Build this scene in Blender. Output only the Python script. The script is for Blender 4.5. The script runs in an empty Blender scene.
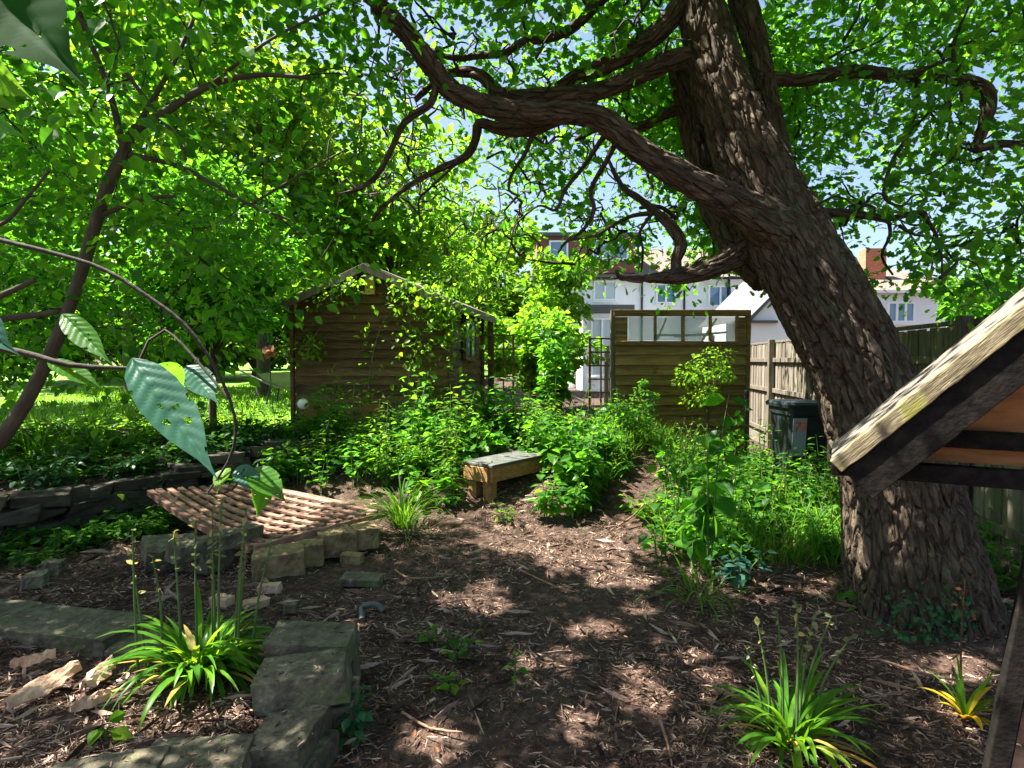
import bpy, math, random
import numpy as np
from mathutils import Vector, Matrix, noise as mnoise

rng = np.random.default_rng(11)
random.seed(5)
SC = bpy.context.scene
COL = SC.collection
PI = math.pi

# ------------------------------------------------------------------ camera
F = 600.0
CAMZ = 1.5
PITCH = math.atan(24 / F)
FWD = np.array([0, math.cos(PITCH), -math.sin(PITCH)])
UPV = np.array([0, math.sin(PITCH), math.cos(PITCH)])
CAM = np.array([0, 0, CAMZ])


def P(px, py, d):
    return CAM + d * (FWD + np.array([1, 0, 0]) * (px - 512) / F + UPV * (384 - py) / F)


def sst(a, b, x):
    t = np.clip((x - a) / (b - a), 0, 1)
    return t * t * (3 - 2 * t)


# retaining wall line (left bank)
WALL = np.array([[-7.0, 3.2], [-5.2, 3.9], [-3.95, 4.75], [-3.2, 5.65], [-2.6, 6.5], [-2.0, 7.0]])


def bank(x, y):
    """signed distance, positive behind (left of) the retaining wall"""
    x = np.asarray(x, float); y = np.asarray(y, float)
    best = np.full(np.broadcast(x, y).shape, 1e9); sg = np.ones_like(best)
    for a, b in zip(WALL[:-1], WALL[1:]):
        ab = b - a
        t = np.clip(((x - a[0]) * ab[0] + (y - a[1]) * ab[1]) / (ab @ ab), 0, 1)
        dx = x - a[0] - t * ab[0]; dy = y - a[1] - t * ab[1]
        dist = np.hypot(dx, dy)
        s = np.where(ab[0] * dy - ab[1] * dx > 0, 1.0, -1.0)
        m = dist < best
        best = np.where(m, dist, best); sg = np.where(m, s, sg)
    return best * sg


def terr(x, y):
    x = np.asarray(x, float); y = np.asarray(y, float)
    h = 0.6 * sst(5.0, 7.8, y) * (1 - sst(1.3, 2.8, x))
    bz = 0.40 + 0.2 * sst(4.5, 7.5, y)
    w = sst(-0.02, 0.10, bank(x, y)) * (1 - sst(9, 14, y) * 0)
    w = w * np.where(y > 7.0, sst(-1.2, -1.9, x), 1)
    h = np.maximum(h, bz * w)
    # planter fill
    h = h + 0.09 * sst(0.0, 0.15, -0.95 - x) * sst(1.9, 2.0, y) * (1 - sst(2.95, 3.1, y))
    return h


def terr_n(x, y):
    b = terr(x, y)
    return b + 0.018 * np.sin(x * 5.1 + 1.3 * np.sin(y * 3.7)) * np.cos(y * 4.3 + x) + 0.012 * np.sin(x * 11 + y * 7) * np.sin(y * 13 - x * 5)


def G(px, py):
    """ground point seen at a pixel"""
    r = P(px, py, 1.0) - CAM
    d = 0.5
    for _ in range(4000):
        p = CAM + r * d
        if p[2] <= float(terr(p[0], p[1])):
            break
        d += 0.01
    return np.array([p[0], p[1], float(terr(p[0], p[1]))])


SUN = np.array([-0.50, 0.06, 0.864]); SUN /= np.linalg.norm(SUN)

# ------------------------------------------------------------------ materials
MATS = {}


def mat_base(name):
    m = bpy.data.materials.new(name); m.use_nodes = True
    nt = m.node_tree
    for n in list(nt.nodes):
        nt.nodes.remove(n)
    out = nt.nodes.new('ShaderNodeOutputMaterial')
    MATS[name] = m
    return m, nt, out


def ramp(nt, cols):
    r = nt.nodes.new('ShaderNodeValToRGB')
    e = r.color_ramp.elements
    while len(e) < len(cols):
        e.new(0.5)
    for k, (p, c) in enumerate(cols):
        e[k].position = p; e[k].color = (*c, 1)
    return r


def leaf_mat(name, refl, trans, mix=0.5, rough=0.42):
    m, nt, out = mat_base(name)
    L = nt.links.new
    g = nt.nodes.new('ShaderNodeNewGeometry')
    def cols(c):
        c = np.array(c)
        return [(0.0, tuple(c * np.array([0.34, 0.46, 0.6]))), (0.55, tuple(c)), (0.9, tuple(c * np.array([1.7, 1.3, 0.9]))), (1.0, tuple(c * np.array([1.9, 1.4, 0.8])))]
    r1 = ramp(nt, cols(refl)); r2 = ramp(nt, cols(trans))
    tc = nt.nodes.new('ShaderNodeTexCoord'); nz = nt.nodes.new('ShaderNodeTexNoise'); nz.inputs['Scale'].default_value = 55; nz.inputs['Detail'].default_value = 3
    L(tc.outputs['Object'], nz.inputs['Vector'])
    m1 = nt.nodes.new('ShaderNodeMath'); m1.operation = 'MULTIPLY_ADD'; L(g.outputs['Random Per Island'], m1.inputs[0]); m1.inputs[1].default_value = 0.8; m1.inputs[2].default_value = -0.1
    m2 = nt.nodes.new('ShaderNodeMath'); m2.operation = 'MULTIPLY_ADD'; L(nz.outputs[0], m2.inputs[0]); m2.inputs[1].default_value = 0.4; L(m1.outputs[0], m2.inputs[2])
    L(m2.outputs[0], r1.inputs[0]); L(m2.outputs[0], r2.inputs[0])
    pr = nt.nodes.new('ShaderNodeBsdfPrincipled'); pr.inputs['Roughness'].default_value = rough
    pr.inputs['Specular IOR Level'].default_value = 0.12 if rough < 0.6 else 0.05
    L(r1.outputs[0], pr.inputs['Base Color'])
    tr = nt.nodes.new('ShaderNodeBsdfTranslucent'); L(r2.outputs[0], tr.inputs['Color'])
    mx = nt.nodes.new('ShaderNodeMixShader'); mx.inputs[0].default_value = mix
    L(pr.outputs[0], mx.inputs[1]); L(tr.outputs[0], mx.inputs[2]); L(mx.outputs[0], out.inputs[0])
    return m


def surf_mat(name, cols, scale=6.0, stretch=(1, 1, 1), rough=0.8, bump=0.3, detail=8, coord='Object', island=0.0, spots=None, bscale=3.0, metal=0.0, spec=0.3, attr=None, dist=0.02):
    """noise-driven colour + bump; 'spots' = (colour, scale, threshold) patches of dirt, moss or lichen"""
    m, nt, out = mat_base(name)
    L = nt.links.new
    pr = nt.nodes.new('ShaderNodeBsdfPrincipled')
    pr.inputs['Roughness'].default_value = rough; pr.inputs['Metallic'].default_value = metal
    pr.inputs['Specular IOR Level'].default_value = spec
    if attr:
        tc = nt.nodes.new('ShaderNodeAttribute'); tc.attribute_name = attr; src = tc.outputs['Vector']
    else:
        tc = nt.nodes.new('ShaderNodeTexCoord'); src = tc.outputs[coord]
    mp = nt.nodes.new('ShaderNodeMapping'); mp.inputs['Scale'].default_value = stretch
    L(src, mp.inputs[0])
    n1 = nt.nodes.new('ShaderNodeTexNoise'); n1.inputs['Scale'].default_value = scale; n1.inputs['Detail'].default_value = detail; n1.inputs['Roughness'].default_value = 0.65
    L(mp.outputs[0], n1.inputs['Vector'])
    fac = n1.outputs[0]
    if island > 0:
        g = nt.nodes.new('ShaderNodeNewGeometry')
        ma = nt.nodes.new('ShaderNodeMath'); ma.operation = 'MULTIPLY_ADD'
        L(g.outputs['Random Per Island'], ma.inputs[0]); ma.inputs[1].default_value = island
        mb = nt.nodes.new('ShaderNodeMath'); mb.operation = 'MULTIPLY_ADD'
        L(fac, mb.inputs[0]); mb.inputs[1].default_value = 1.0; mb.inputs[2].default_value = -island / 2
        L(mb.outputs[0], ma.inputs[2]); fac = ma.outputs[0]
    n = len(cols)
    r = ramp(nt, [(0.28 + 0.44 * k / max(1, n - 1), c) for k, c in enumerate(cols)])
    L(fac, r.inputs[0])
    c = r.outputs[0]
    for sp in (spots or []):
        n3 = nt.nodes.new('ShaderNodeTexNoise'); n3.inputs['Scale'].default_value = sp[1]; n3.inputs['Detail'].default_value = 6
        L(src, n3.inputs['Vector'])
        mr = nt.nodes.new('ShaderNodeMapRange'); mr.inputs[1].default_value = sp[2]; mr.inputs[2].default_value = sp[2] + 0.10
        L(n3.outputs[0], mr.inputs[0])
        mx = nt.nodes.new('ShaderNodeMix'); mx.data_type = 'RGBA'
        L(mr.outputs[0], mx.inputs[0]); L(c, mx.inputs[6]); mx.inputs[7].default_value = (*sp[0], 1)
        c = mx.outputs[2]
    L(c, pr.inputs['Base Color'])
    if bump > 0:
        n2 = nt.nodes.new('ShaderNodeTexNoise'); n2.inputs['Scale'].default_value = scale * bscale; n2.inputs['Detail'].default_value = 6
        L(mp.outputs[0], n2.inputs['Vector'])
        bp = nt.nodes.new('ShaderNodeBump'); bp.inputs['Strength'].default_value = bump; bp.inputs['Distance'].default_value = dist
        L(n2.outputs[0], bp.inputs['Height']); L(bp.outputs[0], pr.inputs['Normal'])
    L(pr.outputs[0], out.inputs[0])
    return m


def plain(name, c, rough=0.5, metal=0.0, spec=0.4):
    m, nt, out = mat_base(name)
    pr = nt.nodes.new('ShaderNodeBsdfPrincipled'); pr.inputs['Base Color'].default_value = (*c, 1)
    pr.inputs['Roughness'].default_value = rough; pr.inputs['Metallic'].default_value = metal; pr.inputs['Specular IOR Level'].default_value = spec
    nt.links.new(pr.outputs[0], out.inputs[0])
    return m


def glass_mat(name, tint, alpha=0.5):
    m, nt, out = mat_base(name)
    t = nt.nodes.new('ShaderNodeBsdfTransparent')
    g = nt.nodes.new('ShaderNodeBsdfPrincipled'); g.inputs['Base Color'].default_value = (*tint, 1); g.inputs['Roughness'].default_value = 0.12
    mx = nt.nodes.new('ShaderNodeMixShader'); mx.inputs[0].default_value = alpha
    nt.links.new(t.outputs[0], mx.inputs[1]); nt.links.new(g.outputs[0], mx.inputs[2]); nt.links.new(mx.outputs[0], out.inputs[0])
    return m


leaf_mat('oak_leaf', (0.04, 0.12, 0.018), (0.18, 0.53, 0.02), 0.52)
leaf_mat('broad_leaf', (0.036, 0.12, 0.014), (0.17, 0.53, 0.018), 0.50, 0.36)
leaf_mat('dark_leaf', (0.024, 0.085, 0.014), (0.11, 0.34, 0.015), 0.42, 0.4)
leaf_mat('shade_toned_leaf', (0.010, 0.055, 0.006), (0.03, 0.16, 0.008), 0.35, 0.7)  # leaf colour lowered in place of real shade over the near leaf
leaf_mat('lime_leaf', (0.085, 0.18, 0.015), (0.24, 0.53, 0.02), 0.52)
leaf_mat('herb_leaf', (0.042, 0.135, 0.016), (0.16, 0.47, 0.018), 0.48, 0.38)
leaf_mat('grass_leaf', (0.055, 0.15, 0.016), (0.2, 0.44, 0.02), 0.42, 0.4)
leaf_mat('strap_leaf', (0.06, 0.165, 0.016), (0.22, 0.48, 0.02), 0.42, 0.3)
leaf_mat('blue_leaf', (0.032, 0.10, 0.065), (0.06, 0.20, 0.08), 0.3, 0.4)
leaf_mat('far_leaf', (0.06, 0.14, 0.015), (0.24, 0.45, 0.02), 0.5, 0.5)
leaf_mat('seed_head', (0.24, 0.25, 0.12), (0.2, 0.22, 0.06), 0.35, 0.6)
leaf_mat('yellow_leaf', (0.42, 0.30, 0.02), (0.55, 0.42, 0.02), 0.4, 0.45)
leaf_mat('withered_leaf', (0.30, 0.22, 0.06), (0.30, 0.2, 0.04), 0.3, 0.7)
leaf_mat('dry_leaf', (0.10, 0.058, 0.036), (0.09, 0.05, 0.025), 0.15, 0.7)
leaf_mat('ivy_leaf', (0.03, 0.11, 0.04), (0.06, 0.2, 0.03), 0.3, 0.3)
def bark_mat(name, c0, c1, c2, sc, dist):
    m, nt, out = mat_base(name); L = nt.links.new
    at = nt.nodes.new('ShaderNodeAttribute'); at.attribute_name = 'bco'
    nz = nt.nodes.new('ShaderNodeTexNoise'); nz.inputs['Scale'].default_value = 16; nz.inputs['Detail'].default_value = 4
    L(at.outputs['Vector'], nz.inputs['Vector'])
    va = nt.nodes.new('ShaderNodeVectorMath'); va.operation = 'MULTIPLY_ADD'
    L(nz.outputs['Color'], va.inputs[0]); va.inputs[1].default_value = (0.05, 0.05, 0.05); L(at.outputs['Vector'], va.inputs[2])
    vo = nt.nodes.new('ShaderNodeTexVoronoi'); vo.feature = 'DISTANCE_TO_EDGE'; vo.inputs['Scale'].default_value = sc; L(va.outputs[0], vo.inputs['Vector'])
    mr = nt.nodes.new('ShaderNodeMapRange'); mr.inputs[1].default_value = 0.0; mr.inputs[2].default_value = 0.14; L(vo.outputs['Distance'], mr.inputs[0])
    n2 = nt.nodes.new('ShaderNodeTexNoise'); n2.inputs['Scale'].default_value = 75; n2.inputs['Detail'].default_value = 8; n2.inputs['Roughness'].default_value = 0.7; L(at.outputs['Vector'], n2.inputs['Vector'])
    ad = nt.nodes.new('ShaderNodeMath'); ad.operation = 'MULTIPLY_ADD'; L(n2.outputs[0], ad.inputs[0]); ad.inputs[1].default_value = 0.55; L(mr.outputs[0], ad.inputs[2])
    bp = nt.nodes.new('ShaderNodeBump'); bp.inputs['Strength'].default_value = 1.0; bp.inputs['Distance'].default_value = dist; L(ad.outputs[0], bp.inputs['Height'])
    n3 = nt.nodes.new('ShaderNodeTexNoise'); n3.inputs['Scale'].default_value = 30; n3.inputs['Detail'].default_value = 8; n3.inputs['Roughness'].default_value = 0.7; L(at.outputs['Vector'], n3.inputs['Vector'])
    r = ramp(nt, [(0.3, c0), (0.5, c1), (0.72, c2)]); L(n3.outputs[0], r.inputs[0])
    n4 = nt.nodes.new('ShaderNodeTexNoise'); n4.inputs['Scale'].default_value = 6; n4.inputs['Detail'].default_value = 5; L(at.outputs['Vector'], n4.inputs['Vector'])
    m4 = nt.nodes.new('ShaderNodeMapRange'); m4.inputs[1].default_value = 0.56; m4.inputs[2].default_value = 0.7; m4.inputs[4].default_value = 0.6; L(n4.outputs[0], m4.inputs[0])
    mx = nt.nodes.new('ShaderNodeMix'); mx.data_type = 'RGBA'; L(m4.outputs[0], mx.inputs[0]); L(r.outputs[0], mx.inputs[6]); mx.inputs[7].default_value = (0.11, 0.115, 0.065, 1)
    pr = nt.nodes.new('ShaderNodeBsdfPrincipled'); pr.inputs['Roughness'].default_value = 0.92; pr.inputs['Specular IOR Level'].default_value = 0.2
    L(mx.outputs[2], pr.inputs['Base Color']); L(bp.outputs[0], pr.inputs['Normal']); L(pr.outputs[0], out.inputs[0])


bark_mat('bark', (0.036, 0.026, 0.017), (0.085, 0.062, 0.042), (0.17, 0.13, 0.092), 21, 0.035)
surf_mat('branch_bark', [(0.03, 0.025, 0.017), (0.062, 0.052, 0.034), (0.10, 0.085, 0.058)], 30, (1, 1, 1), 0.9, 0.6, attr='bco', dist=0.008, spots=[((0.10, 0.11, 0.03), 9, 0.66)])
surf_mat('twig_bark', [(0.018, 0.015, 0.010), (0.042, 0.034, 0.022)], 20, (1, 1, 1), 0.9, 0.2)
surf_mat('green_stem', [(0.05, 0.10, 0.025), (0.08, 0.13, 0.03)], 10, (1, 1, 1), 0.6, 0.0)
surf_mat('shed_wood', [(0.055, 0.033, 0.017), (0.125, 0.074, 0.036), (0.21, 0.13, 0.066)], 3.5, (1.2, 1.2, 9), 0.75, 0.45, island=0.25, spots=[((0.11, 0.10, 0.06), 5, 0.63)])
surf_mat('fence_wood', [(0.06, 0.05, 0.037), (0.125, 0.105, 0.08), (0.20, 0.175, 0.138)], 4, (9, 9, 0.8), 0.85, 0.4, island=0.35, spots=[((0.09, 0.11, 0.05), 3, 0.62)])
surf_mat('screen_wood', [(0.095, 0.05, 0.02), (0.19, 0.105, 0.043), (0.28, 0.17, 0.078)], 3.5, (0.9, 2, 10), 0.75, 0.4, island=0.3, spots=[((0.07, 0.05, 0.025), 4, 0.62)])
surf_mat('bench_wood', [(0.15, 0.08, 0.028), (0.27, 0.15, 0.055), (0.38, 0.23, 0.095)], 5, (5, 2, 9), 0.7, 0.35, island=0.2, spots=[((0.12, 0.08, 0.04), 7, 0.62)])
surf_mat('bench_slate', [(0.035, 0.036, 0.036), (0.07, 0.07, 0.066), (0.12, 0.12, 0.11)], 9, (1, 1, 1), 0.5, 0.3)
surf_mat('lattice_wood', [(0.10, 0.052, 0.033), (0.21, 0.118, 0.077), (0.34, 0.21, 0.145)], 7, (2, 2, 3), 0.8, 0.4, island=0.3)
surf_mat('weathered_wood', [(0.035, 0.026, 0.016), (0.15, 0.12, 0.066), (0.34, 0.29, 0.17)], 11, (1.0, 9, 9), 0.85, 0.45, attr='bco', spots=[((0.06, 0.045, 0.03), 9, 0.62), ((0.27, 0.26, 0.06), 6, 0.60)], dist=0.006)
surf_mat('black_wood', [(0.005, 0.0048, 0.0045), (0.010, 0.009, 0.008), (0.02, 0.016, 0.013)], 9, (3, 1, 3), 0.9, 0.15, spec=0.05, spots=[((0.06, 0.038, 0.022), 15, 0.70)])
surf_mat('ply_orange', [(0.13, 0.05, 0.014), (0.24, 0.10, 0.03), (0.33, 0.15, 0.05)], 5, (1, 1, 6), 0.7, 0.2, spots=[((0.06, 0.03, 0.015), 4, 0.66)])
surf_mat('felt', [(0.10, 0.085, 0.07), (0.17, 0.145, 0.12)], 30, (1, 1, 1), 0.95, 0.4, spots=[((0.09, 0.10, 0.04), 4, 0.62)])
surf_mat('stone', [(0.05, 0.044, 0.028), (0.13, 0.113, 0.072), (0.29, 0.255, 0.17)], 13, (1, 1, 1), 0.85, 0.6, spots=[((0.07, 0.09, 0.03), 7, 0.56), ((0.34, 0.31, 0.22), 22, 0.66)], dist=0.02, island=0.3)
surf_mat('sandstone', [(0.10, 0.07, 0.035), (0.25, 0.18, 0.085), (0.40, 0.31, 0.16)], 11, (1, 1, 1), 0.85, 0.6, spots=[((0.10, 0.08, 0.045), 6, 0.60)], dist=0.015, island=0.3)
surf_mat('wall_stone', [(0.025, 0.022, 0.017), (0.055, 0.047, 0.036), (0.10, 0.088, 0.066)], 6, (1, 1, 2), 0.9, 0.7, island=0.3, spots=[((0.06, 0.085, 0.03), 4, 0.60)], dist=0.02)
surf_mat('soil', [(0.022, 0.013, 0.009), (0.055, 0.032, 0.022), (0.14, 0.088, 0.062)], 14, (1, 1, 1), 0.95, 0.9, bscale=4, dist=0.03, spots=[((0.045, 0.065, 0.02), 1.1, 0.64)])
surf_mat('mulch', [(0.030, 0.016, 0.011), (0.075, 0.042, 0.028), (0.175, 0.104, 0.072), (0.42, 0.30, 0.22)], 3, (1, 1, 1), 0.85, 0.3, island=0.5, bscale=20, dist=0.004)
surf_mat('bark_slab', [(0.26, 0.15, 0.09), (0.44, 0.28, 0.18), (0.56, 0.40, 0.28)], 9, (3, 1, 1), 0.8, 0.5)
surf_mat('lawn_grass', [(0.05, 0.13, 0.015), (0.10, 0.22, 0.02), (0.16, 0.28, 0.03)], 5, (1, 1, 1), 0.9, 0.6, bscale=12)
surf_mat('render_white', [(0.74, 0.76, 0.78), (0.80, 0.82, 0.84)], 2, (1, 1, 1), 0.8, 0.05)
surf_mat('tile_hung', [(0.13, 0.05, 0.04), (0.20, 0.08, 0.065), (0.26, 0.11, 0.09)], 5, (1, 1, 4), 0.85, 0.3)
surf_mat('roof_tile', [(0.10, 0.07, 0.06), (0.17, 0.13, 0.11)], 5, (1, 1, 4), 0.85, 0.3)
surf_mat('slate_grey', [(0.07, 0.075, 0.08), (0.11, 0.115, 0.12)], 5, (1, 1, 3), 0.8, 0.2)
surf_mat('brick_red', [(0.28, 0.09, 0.05), (0.40, 0.14, 0.08), (0.48, 0.2, 0.12)], 9, (1, 1, 3), 0.9, 0.3)
surf_mat('bin_plastic', [(0.012, 0.016, 0.018), (0.022, 0.028, 0.03)], 20, (1, 1, 1), 0.42, 0.05)
surf_mat('rust', [(0.10, 0.04, 0.02), (0.22, 0.09, 0.04)], 15, (1, 1, 1), 0.8, 0.2)
surf_mat('grey_metal', [(0.22, 0.22, 0.20), (0.33, 0.33, 0.30)], 9, (1, 1, 1), 0.5, 0.1, metal=0.5)
surf_mat('pipe_grey', [(0.05, 0.06, 0.06), (0.10, 0.115, 0.11)], 15, (1, 1, 1), 0.4, 0.1)
plain('white_frame', (0.8, 0.81, 0.82), 0.4)
plain('window_glass', (0.10, 0.20, 0.33), 0.06, 0.0, 1.0)
plain('curtain_glass', (0.42, 0.50, 0.55), 0.15)
plain('white_globe', (0.78, 0.80, 0.82), 0.25)
plain('dark_metal', (0.02, 0.022, 0.024), 0.5, 0.3)
plain('sticker_white', (0.26, 0.30, 0.36), 0.5)
plain('sticker_red', (0.60, 0.05, 0.05), 0.5)
plain('sticker_orange', (0.75, 0.16, 0.03), 0.5)
plain('yellow_board', (0.50, 0.40, 0.12), 0.7)
plain('sage_board', (0.35, 0.40, 0.36), 0.7)
glass_mat('screen_glass', (0.45, 0.55, 0.60), 0.45)


# ------------------------------------------------------------------ geometry container
class Geo:
    def __init__(s):
        s.V = []; s.loops = []; s.sizes = []; s.mi = []; s.B = []; s.n = 0; s.sm = []

    def add(s, V, faces, m=0, bco=None, smooth=False):
        V = np.asarray(V, float)
        s.V.append(V); s.B.append(V if bco is None else bco)
        sz = np.array([len(f) for f in faces], np.int32)
        lp = np.array([i for f in faces for i in f], np.int32) + s.n
        s.loops.append(lp); s.sizes.append(sz); s.mi.append(np.full(len(sz), m, np.int32)); s.sm.append(np.full(len(sz), smooth, bool))
        s.n += len(V)
        return s

    def addraw(s, V, loops, sizes, m=0, bco=None, smooth=False):
        s.V.append(V); s.B.append(V if bco is None else bco)
        s.loops.append(loops.astype(np.int32) + s.n); s.sizes.append(sizes.astype(np.int32))
        s.mi.append(np.full(len(sizes), m, np.int32)); s.sm.append(np.full(len(sizes), smooth, bool)); s.n += len(V)
        return s

    def leaves(s, T, pos, d, nr, size, m=0, wid=1.0):
        tv, tf = T
        pos = np.asarray(pos, float); N = len(pos)
        if N == 0:
            return s
        d = nrm(np.asarray(d, float)); nr = np.asarray(nr, float)
        nr = nr - (nr * d).sum(1, keepdims=True) * d; nr = nrm(nr)
        sd = np.cross(nr, d)
        size = np.broadcast_to(np.asarray(size, float), (N,))
        wid = np.broadcast_to(np.asarray(wid, float), (N,))
        V = pos[:, None, :] + size[:, None, None] * (tv[None, :, 0, None] * d[:, None] + wid[:, None, None] * tv[None, :, 1, None] * sd[:, None] + tv[None, :, 2, None] * nr[:, None])
        K = len(tv)
        lp = np.array([i for f in tf for i in f]); sz = np.array([len(f) for f in tf])
        L = (lp[None, :] + (np.arange(N) * K)[:, None]).ravel()
        return s.addraw(V.reshape(-1, 3), L, np.tile(sz, N), m)

    def box(s, c, size, ax=None, m=0, jit=0.0):
        """box with centre c, full size, ax = 3x3 rows of axes"""
        c = np.asarray(c, float); h = np.asarray(size, float) / 2
        A = np.eye(3) if ax is None else np.asarray(ax, float)
        sg = np.array([[-1, -1, -1], [1, -1, -1], [1, 1, -1], [-1, 1, -1], [-1, -1, 1], [1, -1, 1], [1, 1, 1], [-1, 1, 1]], float)
        V = c + (sg * h) @ A
        if jit:
            V = V + rng.normal(0, jit, V.shape)
        return s.add(V, [(0, 3, 2, 1), (4, 5, 6, 7), (0, 1, 5, 4), (1, 2, 6, 5), (2, 3, 7, 6), (3, 0, 4, 7)], m)

    def beam(s, a, b, w, h, up=(0, 0, 1), m=0):
        a = np.asarray(a, float); b = np.asarray(b, float)
        y = b - a; L = np.linalg.norm(y); y = y / L
        x = np.cross(y, up); x /= np.linalg.norm(x); z = np.cross(x, y)
        return s.box((a + b) / 2, (w, L, h), np.array([x, y, z]), m)

    def prism(s, poly, off, m=0, bco=None):
        """planar polygon (k,3) extruded by off"""
        a = np.asarray(poly, float); k = len(a); V = np.vstack([a, a + np.asarray(off, float)])
        return s.add(V, [tuple(range(k))[::-1], tuple(range(k, 2 * k))] + [(i, (i + 1) % k, k + (i + 1) % k, k + i) for i in range(k)], m, bco=None if bco is None else np.vstack([bco, bco + 0.03]))

    def tube(s, pts, rad, seg=8, step=0.05, amp=0.0, cell=0.045, m=0, smooth=True, cap=True, wob=0.0):
        pts = np.asarray(pts, float); rad = np.asarray(rad, float)
        C, R = spline(pts, rad, step)
        n = len(C)
        T = np.gradient(C, axis=0); T = nrm(T)
        ref = np.array([0, 1, 0.0]) if abs(T[0][1]) < 0.8 else np.array([1.0, 0, 0])
        N = np.cross(T[0], ref); N /= np.linalg.norm(N)
        Ns = []
        for k in range(n):
            N = N - (N @ T[k]) * T[k]; N /= np.linalg.norm(N); Ns.append(N)
        Ns = np.array(Ns); Bs = np.cross(T, Ns)
        ang = np.linspace(0, 2 * PI, seg, endpoint=False)
        D = Ns[:, None] * np.cos(ang)[None, :, None] + Bs[:, None] * np.sin(ang)[None, :, None]
        along = np.concatenate([[0], np.cumsum(np.linalg.norm(np.diff(C, axis=0), axis=1))])
        rr = np.repeat(R[:, None], seg, 1)
        bco = np.stack([np.cos(ang)[None] * rr, np.sin(ang)[None] * rr, np.repeat(along[:, None], seg, 1) * 0.27], -1)
        if wob:
            o = rng.uniform(0, 50)
            for k in range(n):
                for j in range(seg):
                    q = Vector((float(bco[k, j, 0] * 3 + o), float(bco[k, j, 1] * 3), float(along[k] * 2.2)))
                    rr[k, j] *= 1 + wob * mnoise.noise(q)
        if amp:
            disp = np.zeros((n, seg))
            for k in range(n):
                for j in range(seg):
                    q = Vector(bco[k, j].tolist())
                    w = mnoise.noise_vector(q * 9) * 0.034
                    w2 = mnoise.noise_vector(q * 26) * 0.008
                    dd, _ = mnoise.voronoi((q + w + w2) / cell)
                    disp[k, j] = min(1.0, (dd[1] - dd[0]) * 3.4) ** 0.7 + 0.22 * mnoise.noise(q * 60) + 0.18 * mnoise.noise(q * 130)
            rr = rr + amp * (disp - 0.8)
        V = C[:, None] + D * rr[..., None]
        i = np.arange(n - 1)[:, None] * seg; j = np.arange(seg)[None]; j2 = (j + 1) % seg
        Q = np.stack([i + j, i + j2, i + seg + j2, i + seg + j], -1).reshape(-1)
        s.addraw(V.reshape(-1, 3), Q, np.full((n - 1) * seg, 4), m, bco.reshape(-1, 3), smooth)
        if cap:
            s.add(V[-1], [tuple(range(seg))], m, bco[-1]); s.add(V[0], [tuple(range(seg))[::-1]], m, bco[0])
        return C, R

    def build(s, name, mats, parent=None, origin=None, bevel=0.0, subsurf=0):
        V = np.vstack(s.V); B = np.vstack(s.B)
        o = np.array(parent.location if parent is not None else (origin if origin is not None else (0, 0, 0)), float)
        if parent is not None and parent.parent is not None:
            o = o + np.array(parent.parent.location)
        lp = np.concatenate(s.loops); sz = np.concatenate(s.sizes); mi = np.concatenate(s.mi); sm = np.concatenate(s.sm)
        me = bpy.data.meshes.new(name)
        me.vertices.add(len(V)); me.vertices.foreach_set('co', (V - o).astype(np.float32).ravel())
        me.loops.add(len(lp)); me.loops.foreach_set('vertex_index', lp)
        me.polygons.add(len(sz)); me.polygons.foreach_set('loop_start', np.concatenate([[0], np.cumsum(sz)[:-1]]).astype(np.int32))
        me.polygons.foreach_set('material_index', mi)
        me.polygons.foreach_set('use_smooth', sm)
        me.update(calc_edges=True)
        at = me.attributes.new('bco', 'FLOAT_VECTOR', 'POINT'); at.data.foreach_set('vector', B.astype(np.float32).ravel())
        for mm in ([mats] if isinstance(mats, str) else mats):
            me.materials.append(MATS[mm])
        ob = bpy.data.objects.new(name, me); COL.objects.link(ob)
        if parent is not None:
            ob.parent = parent
        else:
            ob.location = o
        if bevel:
            b = ob.modifiers.new('bevel', 'BEVEL'); b.width = bevel; b.segments = 2; b.limit_method = 'ANGLE'
        if subsurf:
            q = ob.modifiers.new('sub', 'SUBSURF'); q.levels = subsurf; q.render_levels = subsurf
        return ob


def nrm(a):
    return a / np.maximum(np.linalg.norm(a, axis=-1, keepdims=True), 1e-9)


def spline(pts, rad, step):
    C = []; R = []
    n = len(pts)
    for i in range(n - 1):
        p0 = pts[max(i - 1, 0)]; p1 = pts[i]; p2 = pts[i + 1]; p3 = pts[min(i + 2, n - 1)]
        k = max(2, int(np.linalg.norm(p2 - p1) / step))
        for t in np.linspace(0, 1, k, endpoint=False):
            t2 = t * t; t3 = t2 * t
            C.append(0.5 * (2 * p1 + (p2 - p0) * t + (2 * p0 - 5 * p1 + 4 * p2 - p3) * t2 + (3 * p1 - p0 - 3 * p2 + p3) * t3))
            R.append(rad[i] * (1 - t) + rad[i + 1] * t)
    C.append(pts[-1]); R.append(rad[-1])
    return np.array(C), np.array(R)


def tag(o, label, cat, group=None, kind=None):
    if label: o['label'] = label
    if cat: o['category'] = cat
    if group: o['group'] = group
    if kind: o['kind'] = kind
    return o


def thing(name, label, cat, loc, group=None):
    e = bpy.data.objects.new(name, None); COL.objects.link(e)
    e.location = tuple(float(v) for v in loc); e.empty_display_size = 0.1
    return tag(e, label, cat, group)


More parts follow.
